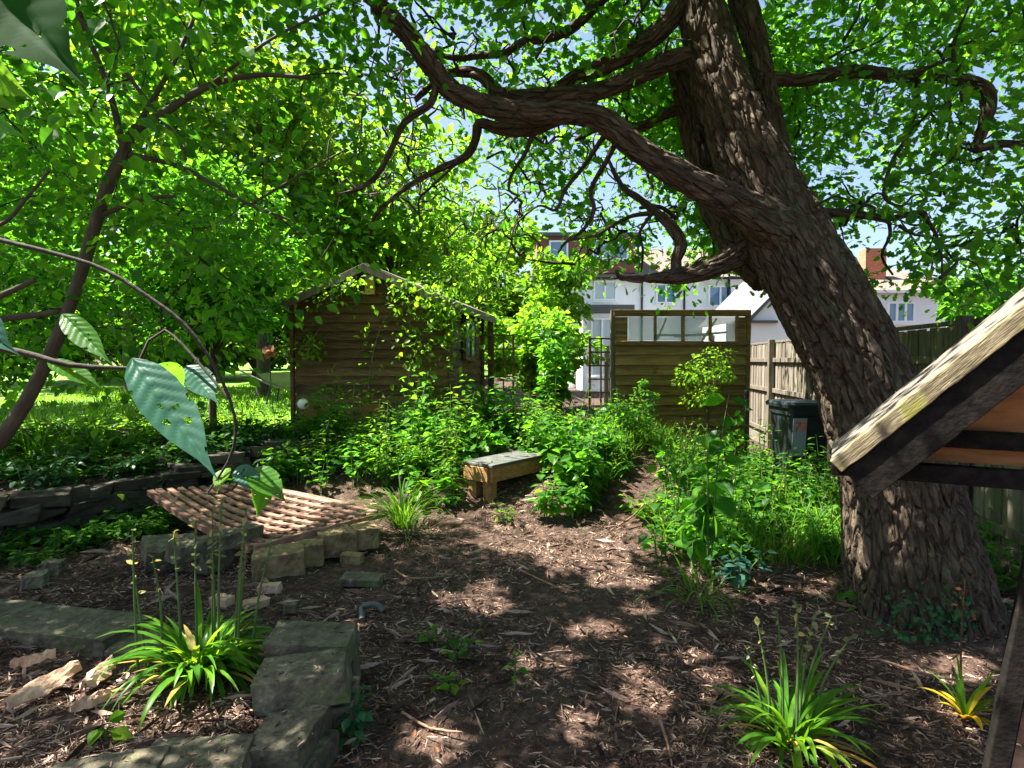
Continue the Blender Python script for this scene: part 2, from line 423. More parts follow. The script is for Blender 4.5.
# leaf templates: (u along, v across, w normal)
def LT(ws, droop=0.12, fold=0.10):
    tv = [(0, 0, 0)]; n = len(ws)
    for k, (t, w) in enumerate(ws):
        z = -droop * t * t
        tv += [(t, -w, z + fold * w * 2), (t, 0, z), (t, w, z + fold * w * 2)]
    tv.append((1, 0, -droop)); e = len(tv) - 1
    f = [(0, 2, 1), (0, 3, 2)]
    for k in range(n - 1):
        a = 1 + 3 * k
        f += [(a, a + 1, a + 4, a + 3), (a + 1, a + 2, a + 5, a + 4)]
    a = 1 + 3 * (n - 1)
    f += [(a, a + 1, e), (a + 1, a + 2, e)]
    return np.array(tv, float), f


L_OAK = LT([(0.18, 0.10), (0.34, 0.24), (0.46, 0.15), (0.62, 0.33), (0.74, 0.20), (0.88, 0.25)], 0.18, 0.12)
L_BROAD = LT([(0.15, 0.20), (0.40, 0.36), (0.70, 0.24)], 0.22, 0.14)
L_OVAL = LT([(0.3, 0.26), (0.65, 0.24)], 0.15, 0.14)
L_NARROW = LT([(0.3, 0.13), (0.65, 0.11)], 0.2, 0.1)
L_SIMPLE = (np.array([(0, 0, 0), (0.45, -0.33, 0.06), (1, 0, -0.1), (0.5, 0.33, 0.06)], float), [(0, 3, 2, 1)])
L_CLUMP = (np.array([(0, 0, 0), (0.3, -0.35, 0.1), (0.7, -0.3, 0.02), (1, 0, -0.1), (0.72, 0.28, 0.0), (0.35, 0.4, 0.12)], float), [(0, 5, 4, 3), (0, 3, 2, 1)])


def rdir(n, up=0.0, flat=1.0):
    v = rng.normal(0, 1, (n, 3)); v[:, 2] = v[:, 2] * flat + up
    return nrm(v)


# ------------------------------------------------------------------ world, sun, camera
w = bpy.data.worlds.new('World'); SC.world = w; w.use_nodes = True
nt = w.node_tree
bg = nt.nodes['Background']
sky = nt.nodes.new('ShaderNodeTexSky'); sky.sky_type = 'NISHITA'; sky.sun_disc = False
elev = math.asin(SUN[2]); az = math.atan2(SUN[0], SUN[1])
sky.sun_elevation = elev; sky.sun_rotation = az
sky.air_density = 1.0; sky.dust_density = 2.2; sky.ozone_density = 1.0
nt.links.new(sky.outputs[0], bg.inputs[0]); bg.inputs[1].default_value = 0.045
sl = bpy.data.lights.new('sun', 'SUN'); sl.energy = 5.0; sl.angle = math.radians(0.5); sl.color = (1.0, 0.95, 0.86)
so = bpy.data.objects.new('sun', sl); COL.objects.link(so)
so.rotation_euler = Vector(SUN.tolist()).to_track_quat('Z', 'Y').to_euler(); so.location = (-6, 1, 12)
cd = bpy.data.cameras.new('camera'); co = bpy.data.objects.new('camera', cd); COL.objects.link(co)
cd.sensor_width = 36; cd.lens = F / 1024 * 36; cd.clip_start = 0.05; cd.clip_end = 1500
co.location = CAM.tolist(); co.rotation_euler = (PI / 2 - PITCH, 0, 0)
SC.camera = co
vs = SC.view_settings; vs.view_transform = 'Standard'; vs.look = 'None'; vs.gamma = 1; vs.exposure = 2.65
SC.render.engine = 'CYCLES'
cy = SC.cycles
cy.use_denoising = True; cy.max_bounces = 7; cy.diffuse_bounces = 4; cy.glossy_bounces = 2; cy.transmission_bounces = 4; cy.transparent_max_bounces = 8
cy.use_adaptive_sampling = True; cy.adaptive_threshold = 0.008; cy.sample_clamp_indirect = 6
try:
    cy.denoiser = 'OPENIMAGEDENOISE'; cy.denoising_prefilter = 'NONE'; cy.denoising_input_passes = 'RGB_ALBEDO_NORMAL'
except Exception:
    pass

# ------------------------------------------------------------------ ground
def axis(lo, hi, step, far_lo, far_hi):
    core = np.arange(lo, hi + 1e-6, step)
    def ext(d0, d1):
        out = []; d = step; x = 0
        while x < d1:
            d *= 1.28; x += d; out.append(x)
        return np.array(out)
    return np.concatenate([(lo - ext(0, lo - far_lo))[::-1], core, hi + ext(0, far_hi - hi)])


xs = axis(-5.2, 4.4, 0.05, -400, 400); ys = axis(1.2, 9.2, 0.05, -60, 500)
X, Y = np.meshgrid(xs, ys)
core = sst(-6, -5, X) * (1 - sst(4.4, 5, X)) * (1 - sst(9.2, 10, Y))
Z = np.where(core > 0.5, terr_n(X, Y) + rng.normal(0, 0.004, X.shape), terr(X, Y) - 0.0)
g = Geo(); nx, ny = len(xs), len(ys)
i = np.arange(ny - 1)[:, None] * nx; j = np.arange(nx - 1)[None]
Q = np.stack([i + j, i + j + 1, i + j + 1 + nx, i + j + nx], -1).reshape(-1)
g.addraw(np.stack([X, Y, Z], -1).reshape(-1, 3), Q, np.full((ny - 1) * (nx - 1), 4), smooth=True)
tag(g.build('ground', 'soil'), 'dark bark-strewn garden soil rising towards the shed', 'ground', kind='structure')

g = Geo()
lx = np.concatenate([np.linspace(-60, -8, 14), np.linspace(-7.5, -1.0, 14)]); ly = np.concatenate([np.linspace(7.6, 12, 10), np.linspace(13, 36, 14), np.linspace(40, 110, 6)])
X, Y = np.meshgrid(lx, ly); Z = terr(X, Y) + 0.03 + 0.012 * (np.minimum(Y, 36) - 7.6)
nx, ny = len(lx), len(ly); i = np.arange(ny - 1)[:, None] * nx; j = np.arange(nx - 1)[None]
Q = np.stack([i + j, i + j + 1, i + j + 1 + nx, i + j + nx], -1).reshape(-1)
g.addraw(np.stack([X, Y, Z], -1).reshape(-1, 3), Q, np.full((ny - 1) * (nx - 1), 4), smooth=True)
lawn = tag(g.build('lawn', 'lawn_grass'), 'sunlit mown lawn beyond the left bank', 'lawn', kind='structure')

# ------------------------------------------------------------------ sunlit spots: leaves whose shadow would fall there are left off the trees
LIT = []   # x, y, rx, ry, strength
def lit(px, py, rx, ry, w=1.0):
    c = G(px, py); a = G(px + rx, py); b = G(px, py + ry); b2 = G(px, py - ry)
    LIT.append((c[0], c[1], max(0.08, abs(a[0] - c[0])), max(0.08, abs(b2[1] - b[1]) / 2), w))
for q in [(485, 598, 26, 16), (592, 630, 30, 12), (640, 512, 40, 12), (655, 480, 30, 14), (430, 740, 36, 22), (575, 722, 22, 20), (640, 690, 28, 26), (700, 670, 30, 22),
          (940, 668, 45, 16), (60, 695, 55, 16), (185, 690, 70, 40), (330, 512, 55, 22), (520, 540, 40, 14), (620, 580, 40, 9), (800, 740, 40, 30), (60, 622, 40, 8),
          (560, 660, 24, 14), (640, 610, 20, 9), (450, 600, 18, 8), (560, 560, 24, 9), (690, 545, 60, 30), (780, 520, 50, 30), (560, 430, 60, 30), (420, 450, 50, 25), (350, 632, 8, 10), (520, 660, 16, 12), (860, 560, 14, 40), (480, 480, 30, 14), (760, 590, 30, 12), (300, 545, 30, 14), (960, 720, 25, 20), (400, 520, 25, 15)]:
    lit(*q)
LIT += [(2.42, 3.45, .32, .22, 1.0), (3.26, 3.6, .16, .14, 1.0), (2.9, 3.5, .14, .2, .9)]
q = G(705, 580); LIT.append((q[0] + .35, q[1] - .05, .5, .3, .9))
for q in [(560, 430, 70, 30, .75), (440, 440, 60, 28, .7), (700, 470, 50, 26, .75), (780, 490, 50, 30, .75), (510, 470, 30, 14, .6), (340, 450, 34, 20, .6)]:
    lit(*q)


def shade_keep(pos):
    """probability of keeping a leaf, by where its shadow lands"""
    k = (pos[:, 2] - 0.2) / SUN[2]
    gx = pos[:, 0] - SUN[0] * k; gy = pos[:, 1] - SUN[1] * k
    for _ in range(2):
        k = (pos[:, 2] - terr(gx, gy) - 0.04) / SUN[2]; gx = pos[:, 0] - SUN[0] * k; gy = pos[:, 1] - SUN[1] * k
    pr = np.ones(len(pos))
    wob = 0.22 * np.sin(gx * 9 + 2 * np.sin(gy * 7)) * np.cos(gy * 8 + gx * 3)
    for (cx, cy_, rx, ry, w_) in LIT:
        q = ((gx - cx) / (rx * 1.08)) ** 2 + ((gy - cy_) / (ry * 1.08)) ** 2
        pr = np.minimum(pr, np.where(q * (1 + wob) < 1, 1 - 0.97 * w_, 1.0))
    return pr


def cull(pos):
    return rng.random(len(pos)) < shade_keep(pos)


# ------------------------------------------------------------------ oak
OAKB = P(928, 640, 3.55); OAKB[2] = 0
oak = thing('oak_tree', 'great leaning oak with deeply furrowed bark and wide spreading limbs', 'tree', OAKB)
tr_px = [(934, 690, 92, 3.62), (928, 655, 77, 3.6), (919, 600, 66, 3.58), (908, 540, 59, 3.58), (897, 480, 52, 3.6), (877, 420, 47, 3.64), (850, 352, 43, 3.7), (817, 292, 42, 3.75), (787, 237, 40, 3.8), (755, 170, 34, 3.85), (726, 100, 27, 3.9), (711, 50, 24.5, 3.95), (701, 0, 22.5, 4.0), (690, -70, 19, 4.1), (680, -170, 17, 4.3), (690, -300, 10, 4.5)]
g = Geo()
pts = [P(a, b, d) for a, b, r, d in tr_px]; rad = [r / F * d for a, b, r, d in tr_px]
LIMBPTS = []
C, R = g.tube(pts, rad, 400, 0.0125, amp=0.028, cell=0.062, wob=0.05)
LIMBPTS.append(C[::12])
g.build('trunk', 'bark', oak)


def limb(pxs, name='limb', seg=None, amp=None, par=oak, mat='bark', wob=0.12):
    pts = [P(a, b, d) for a, b, r, d in pxs]; rad = [r * (0.72 + 0.2 * float(sst(5, 9, r))) / F * d for a, b, r, d in pxs]
    g = Geo(); rm = max(rad)
    seg = seg or (120 if rm > 0.07 else 40 if rm > 0.03 else 10)
    amp = amp if amp is not None else (min(0.014, 0.13 * rm) if rm > 0.03 else 0.0)
    C, R = g.tube(pts, rad, seg, 0.014 if rm > 0.05 else 0.025, amp=amp, cell=0.045, wob=wob)
    g.build(name, mat, par); LIMBPTS.append(C[::6])
    return C


limb([(800, 245, 32, 3.78), (770, 224, 26, 3.66), (735, 205, 18.5, 3.56), (690, 181, 15.5, 3.5), (640, 151, 13.6, 3.46), (605, 122, 12.8, 3.44), (572, 113, 12.4, 3.42), (530, 113, 12, 3.4), (488, 106, 11.5, 3.36), (452, 90, 11, 3.32), (430, 64, 10.6, 3.3), (404, 30, 10.5, 3.25), (378, 4, 10, 3.2), (345, -35, 11, 3.15), (290, -80, 9, 3.1), (200, -120, 6, 3.0)])
limb([(705, 62, 13, 3.95), (680, 58, 11, 3.95), (650, 70, 10, 3.95), (602, 90, 9.5, 3.95), (560, 95, 9, 3.9), (520, 97, 8.5, 3.9), (497, 92, 8, 3.9), (482, 76, 7.5, 3.9), (463, 72, 6.5, 3.95), (444, 76, 5, 4.0), (415, 100, 3.5, 4.1)])
limb([(706, -20, 12, 4.05), (684, 0, 11, 4.0), (662, 28, 10.5, 4.0), (630, 52, 10, 4.0), (600, 68, 9, 4.05), (578, 76, 8, 4.1), (556, 88, 6, 4.15)])
limb([(690, -60, 9, 4.1), (640, -40, 8, 4.1), (602, -2, 7, 4.1), (572, 28, 6.5, 4.1), (545, 38, 6, 4.1), (522, 42, 5.5, 4.1), (505, 53, 5.5, 4.15), (478, 56, 5, 4.2), (452, 58, 4, 4.2), (430, 50, 3, 4.25), (400, 40, 2, 4.3)])
limb([(770, 275, 24, 4.0), (742, 248, 21, 4.15), (722, 220, 17, 4.25), (704, 180, 14, 4.3), (693, 135, 13, 4.35), (685, 95, 12, 4.4), (679, 72, 11, 4.4), (677, 64, 7, 4.4)])
limb([(690, 110, 7, 4.4), (668, 113, 6.5, 4.4), (641, 127, 6, 4.5), (620, 124, 5, 4.6), (600, 128, 4, 4.7), (575, 140, 3, 4.8)])
limb([(770, 240, 20, 3.95), (742, 252, 15, 3.9), (722, 264, 12, 3.85), (700, 272, 10.5, 3.8), (678, 276, 9, 3.75), (652, 278, 6, 3.7), (632, 279, 4.5, 3.66), (620, 277, 3.5, 3.64), (617, 270, 2.5, 3.62)])
limb([(676, 277, 8, 3.76), (676, 260, 7, 3.78), (681, 244, 7.5, 3.8), (672, 228, 7, 3.85), (656, 212, 5.5, 3.9), (638, 198, 4.5, 3.95), (622, 186, 3.5, 4.0), (608, 160, 2.5, 4.1)], wob=0.25)
limb([(755, 78, 10, 4.0), (780, 79, 8, 4.05), (803, 80, 7.5, 4.05), (832, 74, 8, 4.05), (868, 72, 7.5, 4.05), (903, 77, 7, 4.05), (930, 73, 7.5, 4.0), (960, 80, 7.5, 4.0), (984, 89, 8, 3.95), (988, 110, 7.5, 3.95), (981, 134, 6.5, 3.95), (976, 152, 4, 3.95)])
limb([(977, 149, 5.5, 3.95), (1000, 144, 5.5, 3.9), (1030, 142, 5, 3.85), (1090, 120, 4, 3.8), (1160, 130, 2.5, 3.7)], 'branch')
limb([(918, 78, 4, 4.05), (916, 105, 3.4, 4.0), (908, 135, 3, 4.0), (892, 162, 2.7, 4.0), (884, 196, 2.2, 4.0), (902, 206, 1.8, 4.0), (915, 195, 1.5, 4.0), (940, 196, 1.2, 4.0)], 'branch')
limb([(815, 213, 6.5, 3.95), (845, 213, 5.5, 4.0), (868, 216, 5, 4.05), (888, 219, 4.5, 4.1), (920, 213, 3.5, 4.15), (931, 226, 2.8, 4.15), (940, 242, 2, 4.2), (955, 262, 1.5, 4.2)], 'branch')
limb([(888, 218, 3, 4.1), (890, 235, 2.4, 4.1), (882, 256, 2, 4.1), (893, 275, 1.4, 4.1)], 'branch')
limb([(784, 178, 15, 3.9), (775, 135, 12, 3.98), (767, 95, 11.5, 4.0), (757, 48, 12.5, 4.05), (742, 0, 14, 4.1), (726, -50, 10, 4.3), (715, -140, 7, 4.5)])
limb([(436, 86, 5, 3.3), (430, 104, 5.2, 3.3), (405, 122, 5, 3.3), (391, 150, 4.2, 3.3), (376, 176, 3.6, 3.3), (358, 189, 3, 3.3), (335, 196, 2, 3.3)], 'branch', 16)
limb([(560, 118, 8, 3.5), (529, 130, 7.5, 3.55), (500, 129, 7.2, 3.6), (479, 123, 6.5, 3.6), (476, 138, 6, 3.62), (465, 157, 5.5, 3.65), (435, 171, 4.4, 3.7), (400, 192, 3.6, 3.7), (374, 217, 3, 3.75), (371, 236, 2.2, 3.75)])
limb([(455, 165, 2.2, 3.66), (428, 190, 1.8, 3.7), (419, 200, 1.5, 3.7), (420, 222, 1.2, 3.7)], 'branch')
limb([(535, 126, 4, 3.55), (526, 152, 3, 3.55), (513, 172, 2.5, 3.6), (509, 190, 2, 3.6), (520, 196, 1.4, 3.6)], 'branch')
limb([(610, 128, 4.5, 3.5), (598, 145, 3.6, 3.55), (584, 166, 3.2, 3.6), (565, 190, 2.8, 3.7), (556, 210, 2.2, 3.75), (538, 206, 1.6, 3.8), (515, 225, 1.2, 3.9)], 'branch')
limb([(618, 138, 4.5, 3.5), (607, 160, 3.6, 3.6), (591, 190, 3.2, 3.7), (594, 210, 3, 3.7), (583, 230, 2.4, 3.8), (565, 243, 2, 3.9), (558, 253, 1.4, 3.9)], 'branch')
limb([(655, 213, 4, 3.9), (632, 216, 3, 3.95), (612, 226, 2.4, 4.0), (592, 236, 1.8, 4.1), (570, 240, 1.3, 4.2)], 'branch')
limb([(652, 214, 2.6, 3.9), (640, 232, 2.2, 3.9), (643, 250, 1.8, 3.95), (641, 272, 1.4, 4.0)], 'branch')
limb([(676, 218, 3.5, 4.2), (660, 207, 3, 4.1), (640, 208, 2.5, 4.0)], 'branch')

# crown: clumps of leaves hung on twigs grown out from the limbs
lowx = [-900, -300, 200, 330, 420, 480, 540, 600, 650, 700, 740, 790, 850, 900, 950, 1024, 1400]
lowy = [-60, -60, -40, 190, 240, 272, 275, 300, 312, 312, 275, 285, 312, 322, 325, 322, 340]
HOLES = [(555, 245, 22, 14, .7), (600, 292, 50, 20, .6), (715, 298, 34, 20, .7), (655, 312, 50, 16, .5), (908, 312, 46, 24, .97), (362, 152, 20, 30, .9), (985, 95, 16, 40, .8), (480, 205, 20, 18, .5), (545, 226, 18, 12, .8),
         (735, 290, 26, 30, .9), (895, 270, 16, 20, .6), (400, 20, 30, 16, .6),  (850, 175, 30, 20, .4), (860, 240, 40, 22, .5), (895, 268, 18, 24, .9), (975, 220, 40, 25, .45), (1000, 165, 40, 20, .3)]


def oak_clumps(n, boxes):
    out = []
    while len(out) < n:
        (x0, x1, y0, y1, d0, d1) = boxes[rng.integers(len(boxes))] if not isinstance(boxes, tuple) else boxes
        px = rng.uniform(x0, x1); py = rng.uniform(y0, y1); d = rng.uniform(d0, d1)
        lo = np.interp(px, lowx, lowy)
        if py > lo - abs(rng.normal(0, 18)):
            continue
        p = 1.0
        for hx, hy, rx, ry, w_ in HOLES:
            if ((px - hx) / rx) ** 2 + ((py - hy) / ry) ** 2 < 1:
                p *= 1 - w_
        nz = mnoise.noise(Vector((px / 70, py / 55, d / 1.6)))
        p *= float(np.clip(0.72 + 1.5 * nz, 0.0, 1))
        if rng.random() > p:
            continue
        q = P(px, py, d)
        if q[2] > 8.5 or q[2] < 1.9:
            continue
        out.append(q)
    return np.array(out)


cl = np.vstack([
    oak_clumps(380, (340, 1180, -60, 330, 4.3, 7.5)),
    oak_clumps(150, (330, 1180, -60, 330, 6.5, 9.5)),
    oak_clumps(470, (370, 800, 50, 300, 4.4, 8.0)),
    oak_clumps(70, (330, 700, -60, 60, 3.4, 4.3)),
    oak_clumps(60, (840, 1180, -40, 300, 3.3, 4.2)),
    oak_clumps(800, (-700, 1250, -620, -50, 2.3, 4.6)),  # unseen clumps above the frame, added to shade the ground
    oak_clumps(720, (-500, 1250, -430, -40, 3.8, 6.6)),  # more out-of-view clumps, put in for their shade farther back
])
Lp = np.vstack(LIMBPTS)
d0 = np.sqrt(((cl[:, None] - Lp[None]) ** 2).sum(-1)).min(1)
order = np.argsort(d0); cl = cl[order]
nodes = list(Lp); tw = Geo()
arr = np.zeros((len(Lp) + len(cl), 3)); arr[:len(Lp)] = Lp; m_ = len(Lp)
twdir = np.zeros_like(cl)
for k, c in enumerate(cl):
    dd = ((arr[:m_] - c) ** 2).sum(1); a = arr[dd.argmin()]
    mid = (a + c) / 2 + rng.normal(0, 0.12, 3) * min(1, np.linalg.norm(c - a)) + np.array([0, 0, 0.05])
    dl = np.linalg.norm(c - a)
    m0 = a + (mid - a) * .55 + rng.normal(0, .10, 3) * min(1, dl); m1 = mid + (c - mid) * .55 + rng.normal(0, .10, 3) * min(1, dl)
    tw.tube([a, m0, mid, m1, c], [0.009 + 0.008 * dl, 0.007 + 0.005 * dl, 0.006 + .003 * dl, 0.005, 0.003], 5, max(0.08, dl / 8), cap=False)
    twdir[k] = nrm(c - a); arr[m_] = c; m_ += 1
tw.build('twigs', 'twig_bark', oak)['kind'] = 'stuff'
pos = []; dr = []
for c, t in zip(cl, twdir):
    n = int(rng.uniform(38, 60))
    o = rng.normal(0, 1, (n, 3)) * np.array([0.23, 0.23, 0.11]) + t * rng.uniform(-0.15, 0.2, (n, 1))
    pos.append(c + o); dr.append(nrm(o + np.array([0, 0, -0.06]) + rng.normal(0, 0.12, (n, 3))))
pos = np.vstack(pos); dr = np.vstack(dr)
k = cull(pos); pos = pos[k]; dr = dr[k]
# the oak is bare along its trunk: no sprays grow right beside it on the garden side
rel = pos - CAM; dpt = rel @ FWD; ppx = 512 + F * rel[:, 0] / dpt; ppy = 384 - F * (rel @ UPV) / dpt
tx = np.interp(ppy, [-100, 0, 100, 170, 237, 292, 352], [688, 702, 735, 757, 784, 818, 853])
k = ~((dpt < 4.35) & (np.abs(ppx - tx) < 75) & (ppy > -60)) & ~((dpt < 3.75) & (ppx > 380) & (ppx < 900) & (ppy > 20) & (rng.random(len(pos)) < .8))
pos = pos[k]; dr = dr[k]
rel = pos - CAM; dpt = rel @ FWD; ppx = 512 + F * rel[:, 0] / dpt; ppy = 384 - F * (rel @ UPV) / dpt
thin = np.zeros(len(pos))
for hx_, hy_, rx_, ry_, w_ in HOLES:
    thin = np.maximum(thin, np.where(((ppx - hx_) / rx_) ** 2 + ((ppy - hy_) / ry_) ** 2 < 1, w_ * .9, 0))
k = rng.random(len(pos)) > thin; pos = pos[k]; dr = dr[k]
nr = nrm(rng.normal(0, 0.62, pos.shape) + np.array([0, 0, 1.0]))
print('oak leaves', len(pos))
g = Geo(); g.leaves(L_OAK, pos, dr, nr, rng.uniform(0.055, 0.108, len(pos)), 0)
g.build('crown', 'oak_leaf', oak)
# ivy at the foot of the trunk
g = Geo()
th = rng.uniform(0, 1, 240)
ppx = rng.normal(935, 32, 240); ppy = 640 - np.abs(rng.normal(0, 30, 240))
pp = np.array([P(a, b, 3.6 - 0.46 * math.sqrt(max(0.02, 1 - ((a - 925) / 85) ** 2)) - 0.02) for a, b in zip(ppx, ppy)])
g.leaves(L_BROAD, pp, rdir(240, -0.4), nrm(rng.normal(0, .4, (240, 3)) + np.array([0, -1, 0.3])), rng.uniform(0.02, 0.042, 240))
tag(g.build('ivy', 'ivy_leaf', origin=(OAKB[0], OAKB[1] - .45, 0)), 'small ivy creeping up the foot of the leaning oak', 'ivy')

# ------------------------------------------------------------------ left understorey tree
HB = np.array([-2.95, 3.15, 0.0]); HB[2] = 0.0
hz = thing('understorey_tree', 'slender multi-branched young tree arching over the left side of the garden', 'tree', HB)
LIMBPTS = []
base = [(-60, 500, 8, 3.2), (0, 440, 7.2, 3.15), (40, 375, 6.4, 3.1), (72, 300, 5.8, 3.05), (98, 215, 5.6, 3.0), (108, 185, 6.2, 3.0), (124, 152, 5.5, 3.0), (135, 130, 4.5, 3.0), (165, 112, 4, 3.0), (210, 85, 3.2, 3.0), (260, 75, 2.5, 3.0), (310, 78, 1.6, 3.0)]
hb0 = HB.copy()
pts = [hb0] + [P(a, b, d) for a, b, r, d in base]; rad = [0.06] + [r / F * d for a, b, r, d in base]
g = Geo(); C, R = g.tube(pts, rad, 14, 0.04, wob=0.15); g.build('trunk', 'branch_bark', hz); LIMBPTS.append(C[::4])
for q in [[(124, 152, 5, 3.0), (112, 100, 4.2, 2.95), (100, 65, 3.8, 2.9), (85, 30, 3.2, 2.85), (74, -10, 2.6, 2.8), (60, -60, 2, 2.8)],
          [(60, -2, 3, 2.7), (85, 25, 3.2, 2.7), (115, 58, 3, 2.7), (150, 105, 2.8, 2.75), (178, 140, 2.6, 2.8), (186, 160, 2, 2.8)],
          [(130, 155, 4, 3.0), (175, 165, 3.2, 3.0), (215, 185, 2.6, 3.0), (250, 205, 2.2, 3.0), (290, 220, 1.6, 3.0)],
          [(102, 215, 3.5, 3.0), (140, 200, 2.8, 3.0), (175, 196, 2.2, 3.0)],
          [(-40, 325, 4.5, 3.0), (10, 318, 4.2, 3.05), (55, 312, 3.8, 3.05), (72, 303, 3.5, 3.05)],
          [(-30, 310, 4.5, 2.6), (0, 296, 4.5, 2.6), (35, 280, 3.6, 2.6)],
          [(-30, 235, 3, 2.7), (5, 222, 2.6, 2.7), (25, 200, 2.4, 2.7), (50, 170, 1.8, 2.7)],
          [(135, 130, 4, 3.0), (175, 60, 3, 3.1), (200, 0, 2.5, 3.2), (215, -60, 2, 3.3)],
          [(250, 205, 2, 3.0), (300, 175, 1.8, 2.9), (345, 150, 1.3, 2.8)],
          [(210, 85, 2.5, 3.0), (270, 40, 2, 2.8), (330, 10, 1.5, 2.7)]]:
    limb(q, 'limb', 8, 0, hz, 'branch_bark', 0.1)
def clumps_px(n, b, low=None, thin=0.75):
    out = []
    while len(out) < n:
        px = rng.uniform(b[0], b[1]); py = rng.uniform(b[2], b[3]); d = rng.uniform(b[4], b[5])
        if low is not None and py > np.interp(px, low[0], low[1]): continue
        if rng.random() > np.clip(thin + 1.5 * mnoise.noise(Vector((px / 60, py / 50, d * 1.1 + 31))), 0, 1): continue
        out.append(P(px, py, d))
    return np.array(out)
lowh = ([-200, 0, 100, 200, 260, 330, 380], [372, 378, 388, 372, 330, 250, 140])
cl = np.vstack([clumps_px(270, (-220, 385, -120, 390, 2.9, 4.6), lowh, .55), clumps_px(22, (-200, 375, -100, 120, 2.0, 2.6), lowh, .4), clumps_px(150, (-600, 400, -560, -80, 2.0, 4.2))])
Lp = np.vstack(LIMBPTS); d0 = np.sqrt(((cl[:, None] - Lp[None]) ** 2).sum(-1)).min(1); cl = cl[np.argsort(d0)]
arr = np.zeros((len(Lp) + len(cl), 3)); arr[:len(Lp)] = Lp; m_ = len(Lp); twdir = np.zeros_like(cl); tw = Geo()
for k, c in enumerate(cl):
    dd = ((arr[:m_] - c) ** 2).sum(1); a = arr[dd.argmin()]; dl = np.linalg.norm(c - a)
    tw.tube([a, (a + c) / 2 + rng.normal(0, 0.07, 3) * min(1, dl), c], [0.004 + 0.003 * dl, 0.003 + .002 * dl, 0.002], 5, max(0.1, dl / 4), cap=False)
    twdir[k] = nrm(c - a); arr[m_] = c; m_ += 1
tw.build('twigs', 'twig_bark', hz)['kind'] = 'stuff'
pos = []; dr = []
for c, t in zip(cl, twdir):
    n = int(rng.uniform(40, 62))
    o = rng.normal(0, 1, (n, 3)) * np.array([0.2, 0.2, 0.10]) + t * rng.uniform(-0.2, 0.2, (n, 1))
    pos.append(c + o); dr.append(nrm(nrm(o) + np.array([0.1, -0.1, -0.35])))
pos = np.vstack(pos); dr = np.vstack(dr); k = cull(pos); pos = pos[k]; dr = dr[k]
print('left leaves', len(pos))
g = Geo(); g.leaves(L_BROAD, pos, dr, nrm(rng.normal(0, 0.5, pos.shape) + np.array([0, 0, 1.0])), rng.uniform(0.04, 0.078, len(pos)), 0)
g.build('crown', 'broad_leaf', hz)


# near leaves of a big-leaved shrub reaching in from the left
def big_leaf(g, tip_from, tip_to, width, nvec, m=0, nv=10, curl=0.12, pl=1.0):
    a = np.asarray(tip_from, float); b = np.asarray(tip_to, float); L = np.linalg.norm(b - a); u = (b - a) / L
    n = np.asarray(nvec, float); n = n - (n @ u) * u; n /= np.linalg.norm(n); s = np.cross(n, u)
    NU, NV = 130, 14
    V = []; f = []
    for iu in range(NU + 1):
        t = iu / NU
        wd = width * 1.05 * np.interp(t, [0, .06, .14, .26, .4, .52, .64, .74, .82, .9, 1], [.03, .42, .74, .95, 1, .92, .72, .46, .22, .09, .0])
        wd = max(wd, 0.012 * width)
        for iv in range(NV + 1):
            v = iv / NV * 2 - 1
            ph = ((t - 0.16 * abs(v)) * nv) % 1.0
            vein = pl * (-0.006 * L * math.exp(-((ph - .5) / .11) ** 2) + 0.0018 * L * math.sin(2 * PI * (ph + .25)) + 0.003 * L * math.sin(5 * t + 3 * v)) * (1 - abs(v) ** 6) * (1 - .6 * t) * min(1, wd / width * 1.5) - 0.012 * L * math.exp(-(v / .07) ** 2)
            wz = 0.18 * wd * abs(v) - curl * L * (t ** 2) + vein + 0.04 * wd * math.sin(9 * t + v)
            V.append(a + u * L * t + s * wd * v + n * wz)
    holes = [(rng.uniform(.15, .8), rng.uniform(-.9, .9), rng.uniform(.012, .03)) for _ in range(5)] + [(rng.uniform(.2, .7), rng.choice([-1, 1]), rng.uniform(.02, .035)) for _ in range(2)]
    for iu in range(NU):
        for iv in range(NV):
            tt = iu / NU; vv = (iv + .5) / NV * 2 - 1
            if any(((tt - a_) / r_) ** 2 + ((vv - b_) / (r_ * 5)) ** 2 < 1 for a_, b_, r_ in holes): continue
            k = iu * (NV + 1) + iv
            f.append((k, k + 1, k + NV + 2, k + NV + 1))
    g.add(V, f, m, smooth=True)


sh = thing('large_leaved_shrub', 'arching dark stem with big pleated leaves reaching in at the left', 'shrub', (-1.7, 1.1, 0.1))
g = Geo()
cp = [np.array([-1.75, 1.1, 0.0]), np.array([-1.72, 1.12, 0.9]), P(-160, 205, 1.25)] + [P(a, b, 1.25) for a, b in [(-60, 225), (0, 240), (60, 255), (105, 270), (150, 298), (185, 325), (212, 362), (230, 400), (236, 432), (228, 462), (208, 492)]]
g.tube(cp, [0.02, 0.014, 0.007, 0.0055, 0.005, 0.0046, 0.0043, 0.004, 0.0038, 0.0036, 0.0034, 0.003, 0.0026, 0.002], 10, 0.03)
g.tube([P(-160, 350, 1.1), P(-40, 345, 1.1), P(20, 352, 1.1), P(70, 365, 1.1), P(128, 368, 1.1)], [0.008, 0.007, 0.006, 0.005, 0.003], 8, 0.03)
g.tube([np.array([-1.74, 1.1, 0.5]), P(-160, 350, 1.1)], [0.012, 0.008], 8, 0.05)
g.tube([P(205, 493, 1.25), P(215, 494, 1.25), P(232, 490, 1.25), P(248, 470, 1.27)], [0.002] * 4, 6, 0.03)
g.tube([P(230, 400, 1.25), P(165, 330, 1.3), P(140, 360, 1.28)], [0.003] * 3, 6, 0.03)
g.build('stem', 'twig_bark', sh)
